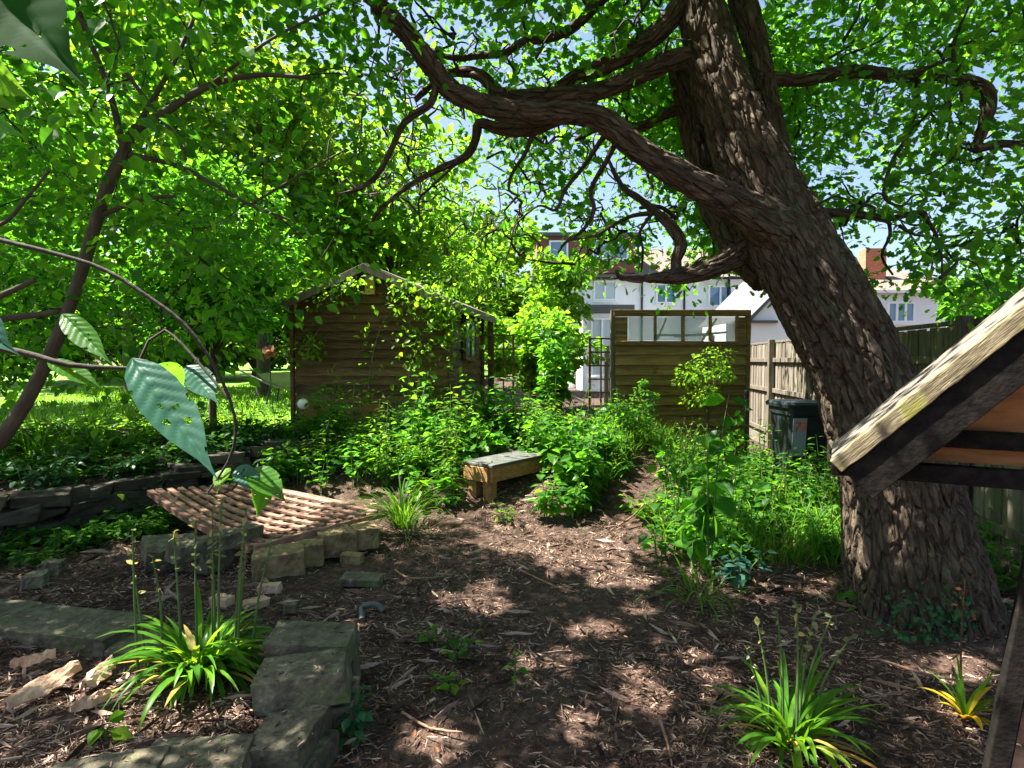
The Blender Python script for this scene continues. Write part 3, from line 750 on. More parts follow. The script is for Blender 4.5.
def bl(px0, py0, d0, px1, py1, d1, w, n, mat='blue_leaf', curl=0.06, pl=1.0):
    g = Geo(); big_leaf(g, P(px0, py0, d0), P(px1, py1, d1), w, n, curl=curl, pl=pl); g.build('leaf', mat, sh)
bl(132, 358, 1.0, 219, 476, 0.92, 0.0365, (0.45, -0.75, 0.6))
bl(-70, 300, 0.8, 18, 352, 0.8, 0.032, (0.2, -0.8, 0.6))
bl(62, 314, 1.15, 110, 362, 1.1, 0.021, (-0.3, -0.6, 0.8), 'broad_leaf')
bl(48, 360, 1.1, 105, 388, 1.1, 0.02, (0.2, -0.5, 0.8), 'broad_leaf')
bl(186, 366, 1.3, 218, 402, 1.25, 0.03, (0.3, -0.7, 0.6))
bl(155, 365, 1.15, 186, 392, 1.2, 0.03, (0.6, -0.4, -0.5), 'herb_leaf')
bl(250, 470, 1.27, 285, 492, 1.22, 0.03, (0.0, -0.5, 0.9), 'herb_leaf', 0.3)
bl(262, 482, 1.27, 262, 512, 1.22, 0.022, (0.7, -0.5, 0.4), 'herb_leaf', 0.3)
bl(236, 468, 1.27, 258, 486, 1.22, 0.022, (-0.3, -0.5, 0.8), 'blue_leaf', 0.3)
bl(228, 468, 1.27, 212, 488, 1.22, 0.02, (-0.3, -0.5, 0.8), 'lime_leaf', 0.3)
ov = Geo(); ov.tube([np.array([-1.72, 1.1, 0.9]), np.array([-1.5, 0.9, 2.0]), P(-120, -60, 0.75), P(-20, -30, 0.7), P(10, -15, 0.7)], [0.016, 0.01, 0.006, 0.004, 0.002], 8, 0.05)
ov.build('stem', 'branch_bark', sh)
bl(-50, -60, 0.62, 84, 84, 0.60, 0.055, (0.55, -0.75, -0.35), 'shade_toned_leaf', 0.02, .3)
bl(-40, 40, 0.7, 36, 102, 0.68, 0.026, (0.6, -0.3, -0.6), 'lime_leaf', 0.0)
bl(-60, 55, 0.7, 18, 112, 0.68, 0.03, (0.5, -0.5, -0.6), 'lime_leaf', 0.0)
bl(-50, 90, 0.7, 28, 140, 0.68, 0.02, (0.5, -0.5, -0.6), 'broad_leaf', 0.0)


# ------------------------------------------------------------------ background trees and shrubs
def bg_tree(name, label, x, y, z, trunk_h, H, rx, rz, n, size, mat, T=L_CLUMP, lumps=34, cat='tree', group=None, trunk_r=0.16, lean=0.0):
    t = thing(name, label, cat, (x, y, z), group)
    g = Geo()
    top = np.array([x + lean, y, z + H * 0.8])
    g.tube([(x, y, z - 0.1), (x + lean * .3, y, z + trunk_h), top], [trunk_r, trunk_r * 0.75, trunk_r * 0.2], 10, 0.3, wob=0.15)
    C = np.array([x + lean, y, z + trunk_h + (H - trunk_h) / 2])
    cs = []
    for k in range(lumps):
        v = rng.normal(0, 1, 3); v /= np.linalg.norm(v); v *= rng.uniform(0.45, 0.92)
        c = C + v * np.array([rx, rx, rz]); cs.append(c)
        a = np.array([x + lean * .4, y, z + trunk_h * 0.9 + rng.uniform(0, 0.3) * (H - trunk_h)])
        g.tube([a, (a + c) / 2 + np.array([0, 0, 0.1]), c], [trunk_r * 0.3, trunk_r * 0.15, 0.01], 5, 0.4, cap=False)
    g.build('trunk', 'branch_bark', t)
    per = n // lumps; pos = []; d = []
    for c in cs:
        rr = rng.uniform(0.16, 0.42) * min(rx, rz)
        v = rng.normal(0, 1, (per, 3)); v = nrm(v) * rng.uniform(0.35, 1.0, (per, 1)) ** 0.6 * np.array([rr * 1.25, rr * 1.25, rr * 0.8])
        pos.append(c + v); d.append(nrm(v + np.array([0, 0, -0.25 * rr]) + rng.normal(0, .3 * rr, v.shape)))
    pos = np.vstack(pos); d = np.vstack(d)
    g = Geo(); g.leaves(T, pos, d, nrm(rng.normal(0, .6, pos.shape) + np.array([0, 0, 1])), rng.uniform(0.7, 1.3, len(pos)) * size)
    g.build('crown', mat, t)
    return t


GT = 'trees beyond the lawn'
bg_tree('broadleaf_tree', 'tall pale-trunked tree behind the young arching tree at far left', -9.5, 15, 0.7, 4, 11, 4.2, 3.8, 9000, 0.22, 'far_leaf', trunk_r=0.2, group=GT)
bg_tree('broadleaf_tree', 'bushy tree at the far left edge of the lawn', -17, 17, 0.7, 1.5, 9, 4.5, 4.0, 9000, 0.25, 'far_leaf', group=GT)
bg_tree('broadleaf_tree', 'round tree at the back of the lawn behind the dense shrub', -11, 27, 0.9, 2, 10, 5, 4.5, 8000, 0.34, 'far_leaf', group=GT)
bg_tree('broadleaf_tree', 'sunlit yellow-green tree rising behind the shed roof', -3.4, 17, 0.7, 1.5, 7.5, 3.2, 3.1, 9000, 0.2, 'lime_leaf', group=GT)
bg_tree('broadleaf_tree', 'feathery light green tree right of the shed roof', -1.5, 14, 0.6, 0.8, 4.3, 1.45, 1.9, 7000, 0.12, 'lime_leaf', L_NARROW, group=GT)
bg_tree('broadleaf_tree', 'broad tree at the back of the lawn left of the shed', -7.0, 24, 0.9, 2, 8, 4, 3.2, 7000, 0.3, 'far_leaf', group=GT)
bg_tree('broadleaf_tree', 'tall green tree showing between the young tree and the shed', -5.6, 13.5, 0.7, 2.6, 8.2, 2.6, 2.9, 9000, 0.16, 'far_leaf', group=GT)
bg_tree('broadleaf_tree', 'dark shaded tree filling the far left behind the bank', -9.2, 9.2, 0.6, 1.6, 6.5, 2.6, 2.6, 14000, 0.12, 'broad_leaf', group=GT)
bg_tree('garden_tree', 'bright green tree beyond the fence on the right', 9.0, 11.5, 0.2, 1.0, 3.2, 0.85, 0.95, 3600, 0.15, 'broad_leaf', cat='tree', trunk_r=0.1)
bg_tree('garden_tree', 'tall leafy tree behind the fence at the right edge', 14.6, 12.5, 0.2, 2.4, 8.5, 3.0, 3.0, 9000, 0.17, 'dark_leaf', cat='tree', trunk_r=0.15)
bg_tree('garden_tree', 'far green tree left of the white houses', -0.5, 27, 0.7, 1.5, 7, 3, 2.8, 6000, 0.3, 'lime_leaf', cat='tree')
# fine dense tall shrub
bg_tree('dense_shrub', 'dense fine-leaved green shrub standing left of the shed', -3.65, 7.3, 0.55, 0.9, 3.45, 0.88, 1.3, 22000, 0.06, 'broad_leaf', L_OVAL, 44, 'shrub', trunk_r=0.05)
bg_tree('dense_shrub', 'shaded bush at the far left end of the stone wall', -5.6, 6.3, 0.5, 0.6, 3.0, 1.1, 1.1, 13000, 0.07, 'broad_leaf', L_OVAL, 34, 'shrub', trunk_r=0.04)
for (x, y, lab) in [(-13.5, 21, 'broad dark bush on the lawn behind the arching young tree'), (-9.2, 21.5, 'low dark bush on the lawn left of the dense shrub'), (-36, 31, 'big dark bush at the far left corner behind the lawn'), (-28, 32, 'second dark bush from the far left corner behind the lawn'), (-20, 33, 'clipped hedge-like bush at the far left of the lawn'), (-14, 35, 'dark rounded bush behind the lawn second from the left'), (-8.5, 34, 'dark rounded bush behind the middle of the lawn'), (-3.5, 33, 'rounded bush beside the garden shed at the back of the lawn')]:
    bg_tree('hedge_bush', lab, x, y, 0.8, 0.2, 4.2, 3.4, 2.0, 5000, 0.30, 'far_leaf', cat='bush', group='bushes along the back of the lawn')
# shrubs between shed and screen
bg_tree('leafy_shrub', 'yellow-green bush lit by sun behind the garden trellis', 0.4, 10.6, 0.6, 0.3, 2.0, 1.25, 0.85, 7000, 0.10, 'lime_leaf', L_BROAD, 30, 'shrub', trunk_r=0.03)
bg_tree('leafy_shrub', 'tall yellow-green sprays hanging in front of the white house', 0.9, 11.5, 0.6, 1.2, 3.1, 0.75, 0.9, 1800, 0.13, 'lime_leaf', L_OAK, 16, 'shrub', trunk_r=0.03)
bg_tree('leafy_shrub', 'small pale-leaved shrub growing against the boarded screen', 2.62, 8.0, 0.15, 0.5, 1.65, 0.36, 0.5, 900, 0.055, 'lime_leaf', L_OVAL, 18, 'shrub', trunk_r=0.012)
bg_tree('leafy_shrub', 'thin-stemmed shoot at the left foot of the boarded screen', 1.75, 8.0, 0.5, 0.2, 0.85, 0.16, 0.32, 200, 0.055, 'herb_leaf', L_OVAL, 9, 'shrub', trunk_r=0.008)

# ------------------------------------------------------------------ shed
SA = np.array([-0.80, 7.6, 0.6]); ex = np.array([-0.988, 0.156, 0]); ey = np.array([0.156, 0.988, 0]); ez = np.array([0, 0, 1.0])
SW, SL, EV, RG = 2.07, 1.9, 1.62, 2.06
def S(u, v, z): return SA + ex * u + ey * v + ez * z
shed = thing('garden_shed', 'old dark timber garden shed with low pitched roof and lapped boards', 'shed', S(SW / 2, SL / 2, 0))
AX = np.array([ex, ey, ez])
g = Geo(); bh = 0.116
nb = int(RG / bh) + 1
for k in range(nb):
    z0 = k * bh; z1 = min(z0 + bh + 0.012, RG - 0.02)
    def span(z):
        if z <= EV: return 0.0, SW
        t = (z - EV) / (RG - EV) * SW / 2
        return t, SW - t
    a0, b0 = span(z0); a1, b1 = span(z1)
    if b1 - a1 < 0.05: continue
    jz = rng.normal(0, 0.002)
    V = [S(a0, -0.044, z0 + jz), S(b0, -0.044, z0 + jz), S(b1, -0.004, z1), S(a1, -0.004, z1), S(a0, 0.004, z0), S(b0, 0.004, z0), S(b1, 0.004, z1), S(a1, 0.004, z1)]
    g.add(V, [(0, 3, 2, 1), (4, 5, 6, 7), (0, 1, 5, 4), (1, 2, 6, 5), (2, 3, 7, 6), (3, 0, 4, 7)])
g.build('gable_wall', 'shed_wood', shed)
g = Geo()
for k in range(int(EV / bh)):
    z0 = k * bh; z1 = z0 + bh + 0.012
    for (u, s) in ((0.0, -1), (SW, 1)):
        V = [S(u + s * 0.026, 0, z0), S(u + s * 0.026, SL, z0), S(u + s * 0.006, SL, z1), S(u + s * 0.006, 0, z1), S(u - s * .004, 0, z0), S(u - s * .004, SL, z0), S(u - s * .004, SL, z1), S(u - s * .004, 0, z1)]
        g.add(V, [(0, 3, 2, 1), (4, 5, 6, 7), (0, 1, 5, 4), (1, 2, 6, 5), (2, 3, 7, 6), (3, 0, 4, 7)])
g.box(S(SW / 2, SL, EV / 2), (SW, 0.03, EV), AX)
g.build('side_wall', 'shed_wood', shed)
for (u, v) in ((-0.035, -0.035), (SW + 0.035, -0.035), (-0.035, SL + 0.02)):
    Geo().box(S(u, v, EV / 2), (0.05, 0.05, EV), AX).build('corner_post', 'shed_wood', shed, bevel=0.004)
g = Geo()
sl_ = (RG - EV) / (SW / 2)
ov = 0.20
for s, u0 in ((-1, 0.0), (1, SW)):
    e0 = u0 + s * ov; ze = EV - sl_ * ov
    poly = [S(e0, -0.2, ze + 0.03), S(SW / 2, -0.2, RG + 0.03), S(SW / 2, SL + 0.25, RG + 0.03), S(e0, SL + 0.25, ze + 0.03)]
    g.prism(poly, ez * 0.03)
g.build('roof', 'felt', shed)
g = Geo()
for s, u0 in ((-1, 0.0), (1, SW)):
    e0 = u0 + s * ov; ze = EV - sl_ * ov
    g.prism([S(e0, -0.215, ze - 0.055), S(SW / 2 , -0.215, RG - 0.055), S(SW / 2, -0.215, RG + 0.045), S(e0, -0.215, ze + 0.045)], -ey * 0.02)
g.prism([S(-ov, -0.2, EV - sl_ * ov - 0.05), S(-ov, SL + .25, EV - sl_ * ov - 0.05), S(-ov, SL + .25, EV - sl_ * ov + 0.035), S(-ov, -0.2, EV - sl_ * ov + .035)], -ex * 0.018)
g.build('bargeboard', 'fence_wood', shed, bevel=0.003)
Geo().box(S(SW / 2 - 0.02, -0.05, 1.86), (0.13, 0.05, 0.25), AX).build('gable_block', 'yellow_board', shed, bevel=0.005)
g = Geo()
g.box(S(-0.05, 0.95, 1.2), (0.03, 0.6, 0.5), AX)
g.build('window', 'window_glass', shed)
g = Geo()
for v in (0.62, 0.95, 1.28):
    g.box(S(-0.06, v, 1.2), (0.045, 0.05, 0.58), AX)
for z in (0.92, 1.48):
    g.box(S(-0.06, 0.95, z), (0.04, 0.6, 0.05), AX)
g.build('window_frame', 'shed_wood', shed)
# door post and frame beyond the side wall
g = Geo(); q = S(-0.12, 1.0, 0)
g.beam(S(-0.17, SL, 0), S(-0.17, SL, 1.52), 0.09, 0.09, up=(0, 1, 0)); g.build('roof_post', 'shed_wood', shed, bevel=.004)

# climber on the shed front
cb = S(1.02, -0.25, 0)
vine = thing('climbing_rose', 'pale bare-stemmed climber with bright leaf sprays on the shed front', 'climber', cb)
def SP(px, py, off=0.12):
    """point just in front of the shed gable seen at a pixel"""
    r = P(px, py, 1.0) - CAM; n = ey; d = ((SA - ey * off - CAM) @ n) / (r @ n)
    return CAM + r * d
g = Geo()
VST = [[(366, 420), (368, 395), (372, 360), (378, 335), (386, 315), (389, 295), (387, 278)], [(386, 318), (395, 308), (410, 300), (430, 290)], [(388, 312), (402, 306), (408, 300)], [(372, 345), (360, 352), (352, 360)], [(378, 335), (400, 345), (425, 340), (440, 345)],
       [(410, 425), (408, 390), (405, 350), (412, 325)], [(420, 425), (418, 395), (412, 370)], [(300, 318), (312, 310), (325, 303)], [(300, 350), (315, 335), (325, 320)], [(366, 385), (350, 395), (340, 410)]]
vp = []
for k, st in enumerate(VST):
    C, R = g.tube([SP(a, b, 0.10 + 0.03 * (i % 3)) for i, (a, b) in enumerate(st)], np.linspace(0.014 if k < 2 else 0.007, 0.003, len(st)), 6, 0.04); vp.append(C)
g.build('stem', 'weathered_wood', vine)
pos = []
for (a, b, sx, sy, n) in [(345, 290, 14, 6, 60), (322, 298, 10, 7, 50), (355, 282, 9, 5, 36), (312, 342, 8, 8, 34), (304, 352, 8, 8, 34), (418, 305, 18, 12, 130), (440, 300, 16, 14, 120), (405, 288, 12, 7, 60), (430, 340, 16, 12, 80), (412, 350, 14, 14, 60), (366, 345, 5, 14, 20), (366, 395, 7, 12, 26), (425, 372, 14, 18, 50), (400, 400, 14, 18, 40), (445, 320, 12, 14, 90), (340, 390, 8, 10, 20), (460, 325, 12, 14, 80)]:
    for _ in range(n):
        pos.append(SP(rng.normal(a, sx), rng.normal(b, sy), rng.uniform(0.12, 0.42)))
pos = np.array(pos)
g = Geo(); g.leaves(L_BROAD, pos, rdir(len(pos), -0.5), nrm(rng.normal(0, .5, pos.shape) + np.array([-.2, -.5, .9])), rng.uniform(0.05, 0.09, len(pos)))
g.build('foliage', 'lime_leaf', vine)

# boards and oddments by the shed
g = Geo(); c = SP(316, 412, 0.2)
AXb = np.array([[0.97, 0.1, -0.2], [0.1, 0.9, 0.42], [0.2, -0.42, 0.88]])
g.box(c, (0.42, 0.03, 0.22), np.array([nrm(np.array([1, 0, -0.18])), nrm(np.array([0, 1, 0.3])), nrm(np.array([0.18, -.3, 1]))]))
tag(g.build('loose_board', 'bench_wood', origin=c, bevel=.003), 'brown plank propped against the left foot of the shed', 'board')
g = Geo(); c = SP(372, 414, 0.3)
g.box(c, (0.26, 0.03, 0.26), np.array([nrm(np.array([1, 0, -0.1])), nrm(np.array([0, 1, 0.2])), nrm(np.array([0.1, -.2, 1]))]))
tag(g.build('loose_board', 'bench_wood', origin=c, bevel=.003), 'short brown board leaning under the climber on the shed', 'board')
g = Geo(); c = SP(403, 417, 0.4)
g.box(c, (0.16, 0.02, 0.15), np.array([nrm(np.array([1, 0, -0.1])), nrm(np.array([0, 1, 0.2])), nrm(np.array([0.1, -.2, 1]))]))
tag(g.build('slate_tile', 'sage_board', origin=c, bevel=.003), 'pale grey-green tile standing among plants before the shed', 'tile')
# globe light on stake
q = P(303, 404, 7.0); gz = float(terr(q[0], q[1]))
t = thing('globe_light', 'small white globe on a thin stake by the shed corner', 'garden light', (q[0], q[1], gz))
Geo().tube([(q[0], q[1], gz), (q[0], q[1], q[2] - .05)], [0.006, .006], 6, .1).__class__
g = Geo(); g.tube([(q[0], q[1], gz), (q[0], q[1], q[2] - .05)], [0.006, .006], 6, .1); g.build('stake', 'dark_metal', t)
def ball(g, c, r, m=0, sq=1.0, n=20):
    th = np.linspace(0, PI, n // 2 + 1); V = []
    for a in th:
        for b in np.linspace(0, 2 * PI, n, endpoint=False):
            V.append((c[0] + r * math.sin(a) * math.cos(b), c[1] + r * math.sin(a) * math.sin(b), c[2] + r * sq * math.cos(a)))
    f = [(i * n + j, i * n + (j + 1) % n, (i + 1) * n + (j + 1) % n, (i + 1) * n + j)[::-1] for i in range(n // 2) for j in range(n)]
    g.add(V, f, m, smooth=True)
g = Geo(); ball(g, q, 0.065); g.build('globe', 'white_globe', t)
# rusty flower on stake
q = P(269, 352, 9.5); gz = float(terr(q[0], q[1])) + .05
t = thing('flower_stake', 'rusty square flower ornament on a tall thin stake on the lawn', 'garden ornament', (q[0], q[1], gz))
g = Geo(); g.tube([(q[0], q[1], gz), (q[0] + .02, q[1], q[2])], [0.006, .005], 6, .2); g.tube([(q[0] + .05, q[1], gz), (q[0] + .02, q[1], q[2] - .3)], [0.004, .004], 6, .2); g.build('stake', 'dark_metal', t)
g = Geo()
for a in range(4):
    an = PI / 4 + a * PI / 2 + 0.3; u = np.array([math.cos(an), 0, math.sin(an)])
    g.leaves(L_OVAL, [q], [u], [np.array([0, -1, 0.2])], [0.13], wid=1.8)
ball(g, q - np.array([0, .02, 0]), 0.035); g.build('flower_head', 'rust', t)
# wheelbarrow
q = P(283, 378, 11.0); gz = float(terr(q[0], q[1])) + .08
t = thing('wheelbarrow', 'grey wheelbarrow parked on the lawn beside the shed', 'wheelbarrow', (q[0], q[1], gz))
g = Geo(); A = np.array([q[0], q[1], gz])
top = [A + np.array(v) for v in [(-0.35, -.3, .58), (.45, -.3, .62), (.45, .3, .62), (-.35, .3, .58)]]; bot = [A + np.array(v) for v in [(-.15, -.2, .34), (.3, -.2, .34), (.3, .2, .34), (-.15, .2, .34)]]
g.add(top + bot, [(0, 1, 5, 4), (1, 2, 6, 5), (2, 3, 7, 6), (3, 0, 4, 7), (4, 5, 6, 7)]); g.build('tray', 'grey_metal', t)
for s in (-1, 1):
    g = Geo(); g.tube([A + np.array((.55, s * .05, .25)), A + np.array((0, s * .22, .33)), A + np.array((-.4, s * .26, .5)), A + np.array((-.75, s * .28, .68))], [.016] * 4, 8, .1); g.build('handle', 'grey_metal', t)
    g = Geo(); g.tube([A + np.array((-.15, s * .22, .36)), A + np.array((-.22, s * .24, .0))], [.014] * 2, 8, .1); g.build('leg', 'dark_metal', t)
def disc(g, c, axis_, r, w_, n=24, m=0):
    ax_ = nrm(np.asarray(axis_, float)); u = nrm(np.cross(ax_, [0, 0, 1.0])); v = np.cross(ax_, u)
    p = [c + r * (math.cos(a) * u + math.sin(a) * v) - ax_ * w_ / 2 for a in np.linspace(0, 2 * PI, n, endpoint=False)]
    g.prism(p, ax_ * w_, m)
g = Geo(); disc(g, A + np.array((.58, 0, .2)), (0, 1, 0), .2, .08); g.build('wheel', 'bin_plastic', t)

# ------------------------------------------------------------------ windowed screen
XA, XB, YS, ZT = 1.45, 3.28, 8.45, 2.2
scr = thing('windowed_screen', 'weathered timber screen with a row of four small windows along its top', 'screen', ((XA + XB) / 2, YS, 0.3))
g = Geo()
for k in range(12):
    z0 = 0.012 + k * 0.142
    V = [(XA, YS - .04, z0), (XB, YS - .04, z0 + rng.normal(0, .005)), (XB, YS - .006, z0 + .152), (XA, YS - .006, z0 + .152), (XA, YS + .005, z0), (XB, YS + .005, z0), (XB, YS + .005, z0 + .152), (XA, YS + .005, z0 + .152)]
    g.add(V, [(0, 3, 2, 1), (4, 5, 6, 7), (0, 1, 5, 4), (1, 2, 6, 5), (2, 3, 7, 6), (3, 0, 4, 7)])
for (a, b) in ((XA, XA + 0.17), (XB - 0.12, XB)):
    for k in range(4):
        z0 = 1.765 + k * 0.084
        g.box(((a + b) / 2, YS - 0.012, z0 + .042), (b - a, 0.03, 0.082))
g.build('boards', 'screen_wood', scr, bevel=.002)
g = Geo()
g.box(((XA + XB) / 2, YS - .02, ZT - 0.045), (XB - XA + 0.06, 0.075, 0.09)); g.build('top_rail', 'screen_wood', scr, bevel=.004)
g = Geo(); g.box(((XA + XB) / 2, YS - .03, 1.735), (XB - XA, 0.06, 0.06)); g.build('sill', 'screen_wood', scr, bevel=.004)
Geo().box((XA - 0.035, YS + .01, 1.1), (0.06, 0.08, 2.2)).build('post', 'fence_wood', scr, bevel=.004)
Geo().box((XB + 0.035, YS + .01, 1.1), (0.06, 0.08, 2.2)).build('post', 'screen_wood', scr, bevel=.004)
wx = np.linspace(XA + 0.17, XB - 0.12, 5)
for k in range(4):
    f = Geo().box((wx[k + 1] if k < 3 else wx[4] - .012, YS - .02, 1.937), (0.034, 0.05, 0.338)).build('mullion', 'screen_wood', scr)
    Geo().box(((wx[k] + wx[k + 1]) / 2, YS + .0, 1.937), (wx[k + 1] - wx[k] - .03, 0.006, 0.33)).build('window_pane', 'screen_glass', scr)
# leaning slats behind the glass are the frame's stays
g = Geo()
for (a, b, c_, d_) in ((2.1, 1.8, 2.22, 2.1), (2.75, 1.78, 2.95, 2.1), (2.35, 1.84, 3.1, 1.9)):
    g.beam((a, YS + .25, b), (c_, YS + .25, d_), 0.03, 0.05, up=(0, 1, 0))
g.beam((2.05, YS + .25, 1.86), (2.9, YS + .25, 1.86), 0.03, 0.05, up=(0, 1, 0))
g.beam((2.9, YS + .25, 0.0), (2.9, YS + .25, 1.86), 0.05, 0.05, up=(0, 1, 0))
tag(g.build('slatted_rack', 'fence_wood', origin=(2.5, YS + .25, 0)), 'grey slatted rack seen through the panes of the screen', 'rack')

# trellises
def trellis(label, x0, x1, y, z0, z1, nx, nz, origin):
    t = thing('trellis', label, 'trellis', origin)
    g = Geo()
    for x in np.linspace(x0, x1, nx): g.box((x, y, (z0 + z1) / 2), (0.035 if x in (x0, x1) else .022, 0.025, z1 - z0))
    for z in np.linspace(z0 + .06, z1 - .02, nz): g.box(((x0 + x1) / 2, y - .026, z), (x1 - x0 + .04, 0.022, 0.022))
    g.build('slats', 'shed_wood', t)
trellis('square trellis panel joined to the right side of the shed', -0.42, 0.02, 8.8, 0.6, 1.88, 4, 7, (-.2, 8.8, .6))
trellis('square trellis panel at the left edge of the windowed screen', 1.1, 1.42, 8.5, 0.6, 1.82, 3, 7, (1.25, 8.5, .6))

# ------------------------------------------------------------------ right fence
def FX(y): return 3.55 + (y - 4.5) * 0.150
fence = thing('timber_fence', 'weathered close-board fence running down the right side of the garden', 'fence', (FX(7), 7, 0))
def fbase(y): return -0.02
fdir = nrm(np.array([0.15, 1, 0])); fn = np.array([-fdir[1], fdir[0], 0])
AXF = np.array([fdir, fn, ez])
yy = 3.9; g = Geo(); k = 0
while yy < 12.6:
    c = np.array([FX(yy), yy, 0]); hgt = 1.77 + rng.normal(0, 0.006)
    g.box(c + fn * (0.012 if k % 2 else 0.022) + ez * (hgt / 2), (0.118, 0.014, hgt), AXF + rng.normal(0, .004, (3, 3)) * np.array([[0], [0], [1]]))
    yy += 0.098; k += 1
g.build('boards', 'fence_wood', fence)
g = Geo(); g.beam((FX(3.9), 3.9, 1.80), (FX(12.6), 12.6, 1.80), 0.07, 0.035); g.build('capping', 'fence_wood', fence, bevel=.004)
for z in (0.3, 1.0, 1.5):
    g = Geo(); a = np.array([FX(3.9), 3.9, z]) + fn * .05; b = np.array([FX(12.6), 12.6, z]) + fn * .05; g.beam(a, b, 0.04, 0.07); g.build('rail', 'fence_wood', fence, bevel=.004)
for y in (4.62, 6.3, 8.1, 9.9, 11.7):
    g = Geo(); g.box(np.array([FX(y), y, 0.92]) + fn * .085, (0.09, 0.09, 1.84), AXF); g.build('post', 'fence_wood', fence, bevel=.006)
g = Geo(); g.box(np.array([FX(8.2), 8.2, 0.1]) + fn * 0.03, (8.7, 0.03, 0.18), AXF); g.build('gravel_board', 'fence_wood', fence)
# back fence behind the screen
fb = thing('timber_fence', 'far board fence behind the windowed screen closing the garden', 'fence', (3.0, 12.7, 0))
g = Geo()
for x in np.arange(2.0, 4.75, 0.11): g.box((x, 12.7, 0.95), (0.1, 0.02, 1.7 + rng.normal(0, .01)))
g.build('boards', 'fence_wood', fb)
Geo().box((3.35, 12.66, 1.5), (2.75, 0.04, 0.07)).build('rail', 'fence_wood', fb)
# thin lamp post by the bin
q = P(746, 420, 7.6); gz = float(terr(q[0], q[1]))
t = thing('post_light', 'short dark post light standing beside the boarded screen', 'garden light', (q[0], q[1], gz))
g = Geo(); g.tube([(q[0], q[1], gz), (q[0], q[1], 1.0)], [0.016, .016], 10, .2); g.build('post', 'dark_metal', t)
g = Geo(); g.tube([(q[0], q[1], 1.02), (q[0], q[1], 1.06), (q[0], q[1], 1.12)], [0.026, .03, .018], 14, .03); g.build('lamp_cap', 'dark_metal', t)

# ------------------------------------------------------------------ wheelie bin
q = P(797, 402, 6.5); bx, by, bz = q[0] + .17, q[1] + .3, float(terr(q[0], q[1]))
BT = q[2] - bz
binr = thing('wheelie_bin', 'black wheelie bin with a house number sticker by the fence', 'bin', (bx, by, bz))
wb, wt, db, dt = 0.38, 0.48, 0.44, 0.56
g = Geo()
def ring(wd, dp, z, r=0.05, n=5):
    pts = []
    for (sx, sy, a0) in ((1, 1, 0), (-1, 1, PI / 2), (-1, -1, PI), (1, -1, 1.5 * PI)):
        for a in np.linspace(a0, a0 + PI / 2, n):
            pts.append((bx + sx * (wd / 2 - r) + r * math.cos(a), by + sy * (dp / 2 - r) + r * math.sin(a), z))
    return pts
rings = [ring(wb, db, bz + .05), ring(wb + .02, db + .02, bz + .3), ring(wt - .03, dt - .03, bz + BT - .16), ring(wt, dt, bz + BT - .15), ring(wt, dt, bz + BT - .07)]
V = [p for r_ in rings for p in r_]; n = 20
f = [(i * n + j, i * n + (j + 1) % n, (i + 1) * n + (j + 1) % n, (i + 1) * n + j) for i in range(4) for j in range(n)] + [tuple(range(n))[::-1], tuple(range(4 * n, 5 * n))]
g.add(V, f); g.build('body', 'bin_plastic', binr)
rings = [ring(wt + .05, dt + .06, bz + BT - .07), ring(wt + .06, dt + .07, bz + BT - .035), ring(wt + .02, dt + .02, bz + BT - .01), ring(wt - .15, dt - .15, bz + BT)]
V = [p for r_ in rings for p in r_]; f = [(i * n + j, i * n + (j + 1) % n, (i + 1) * n + (j + 1) % n, (i + 1) * n + j) for i in range(3) for j in range(n)] + [tuple(range(n))[::-1], tuple(range(3 * n, 4 * n))]
g = Geo().add(V, f); g.build('lid', 'bin_plastic', binr)
g = Geo(); g.tube([(bx - .2, by + dt / 2 + .06, bz + BT - .06), (bx + .2, by + dt / 2 + .06, bz + BT - .06)], [.015] * 2, 8, .1); g.build('handle', 'bin_plastic', binr)
for s in (-1, 1):
    g = Geo(); disc(g, np.array([bx + s * .2, by + db / 2 - .02, bz + .1]), (1, 0, 0), .1, .05); g.build('wheel', 'dark_metal', binr)
# sticker with its number, on the front face
fy = by - dt / 2 + .008
sn = lambda z: fy + 0.055 * (1 - (z - bz - .3) / (BT - .46)) if z < bz + BT - .16 else fy
def stk(x0, x1, z0, z1, off, m, nm):
    V = []
    for (x, z) in ((x0, z0), (x1, z0), (x1, z1), (x0, z1)): V.append((x, sn(z) - off, z))
    V += [(a, b + .002, c) for a, b, c in V]
    return Geo().add(V, [(0, 1, 2, 3), (7, 6, 5, 4), (0, 4, 5, 1), (1, 5, 6, 2), (2, 6, 7, 3), (3, 7, 4, 0)])
sx0 = bx - .195; zt = bz + BT - .18
st = stk(sx0, sx0 + .15, zt - .42, zt, .012, 0, '').build('number_sticker', 'sticker_white', binr)
def text(body, size, x, z, parent_, mat, name):
    cu = bpy.data.curves.new(name, 'FONT'); cu.body = body; cu.size = size; cu.extrude = 0.001
    o = bpy.data.objects.new(name, cu); COL.objects.link(o)
    tilt = math.atan2(0.055, BT - .46)
    o.rotation_euler = (PI / 2 + tilt * 1.0, 0, 0); cu.materials.append(MATS[mat]); o.parent = parent_
    pl = np.array([x, sn(z) - .0165, z]) - np.array(binr.location); o.location = pl.tolist()
    bpy.context.view_layer.update()
    me = bpy.data.meshes.new_from_object(o.evaluated_get(bpy.context.evaluated_depsgraph_get()))
    q = bpy.data.objects.new(name, me); COL.objects.link(q); q.parent = parent_; q.location = o.location; q.rotation_euler = o.rotation_euler
    bpy.data.objects.remove(o); bpy.data.curves.remove(cu)
    return q
text('7', 0.16, sx0 + .008, zt - .15, st, 'sticker_red', 'digit'); text('9', 0.16, sx0 + .072, zt - .15, st, 'sticker_orange', 'digit')

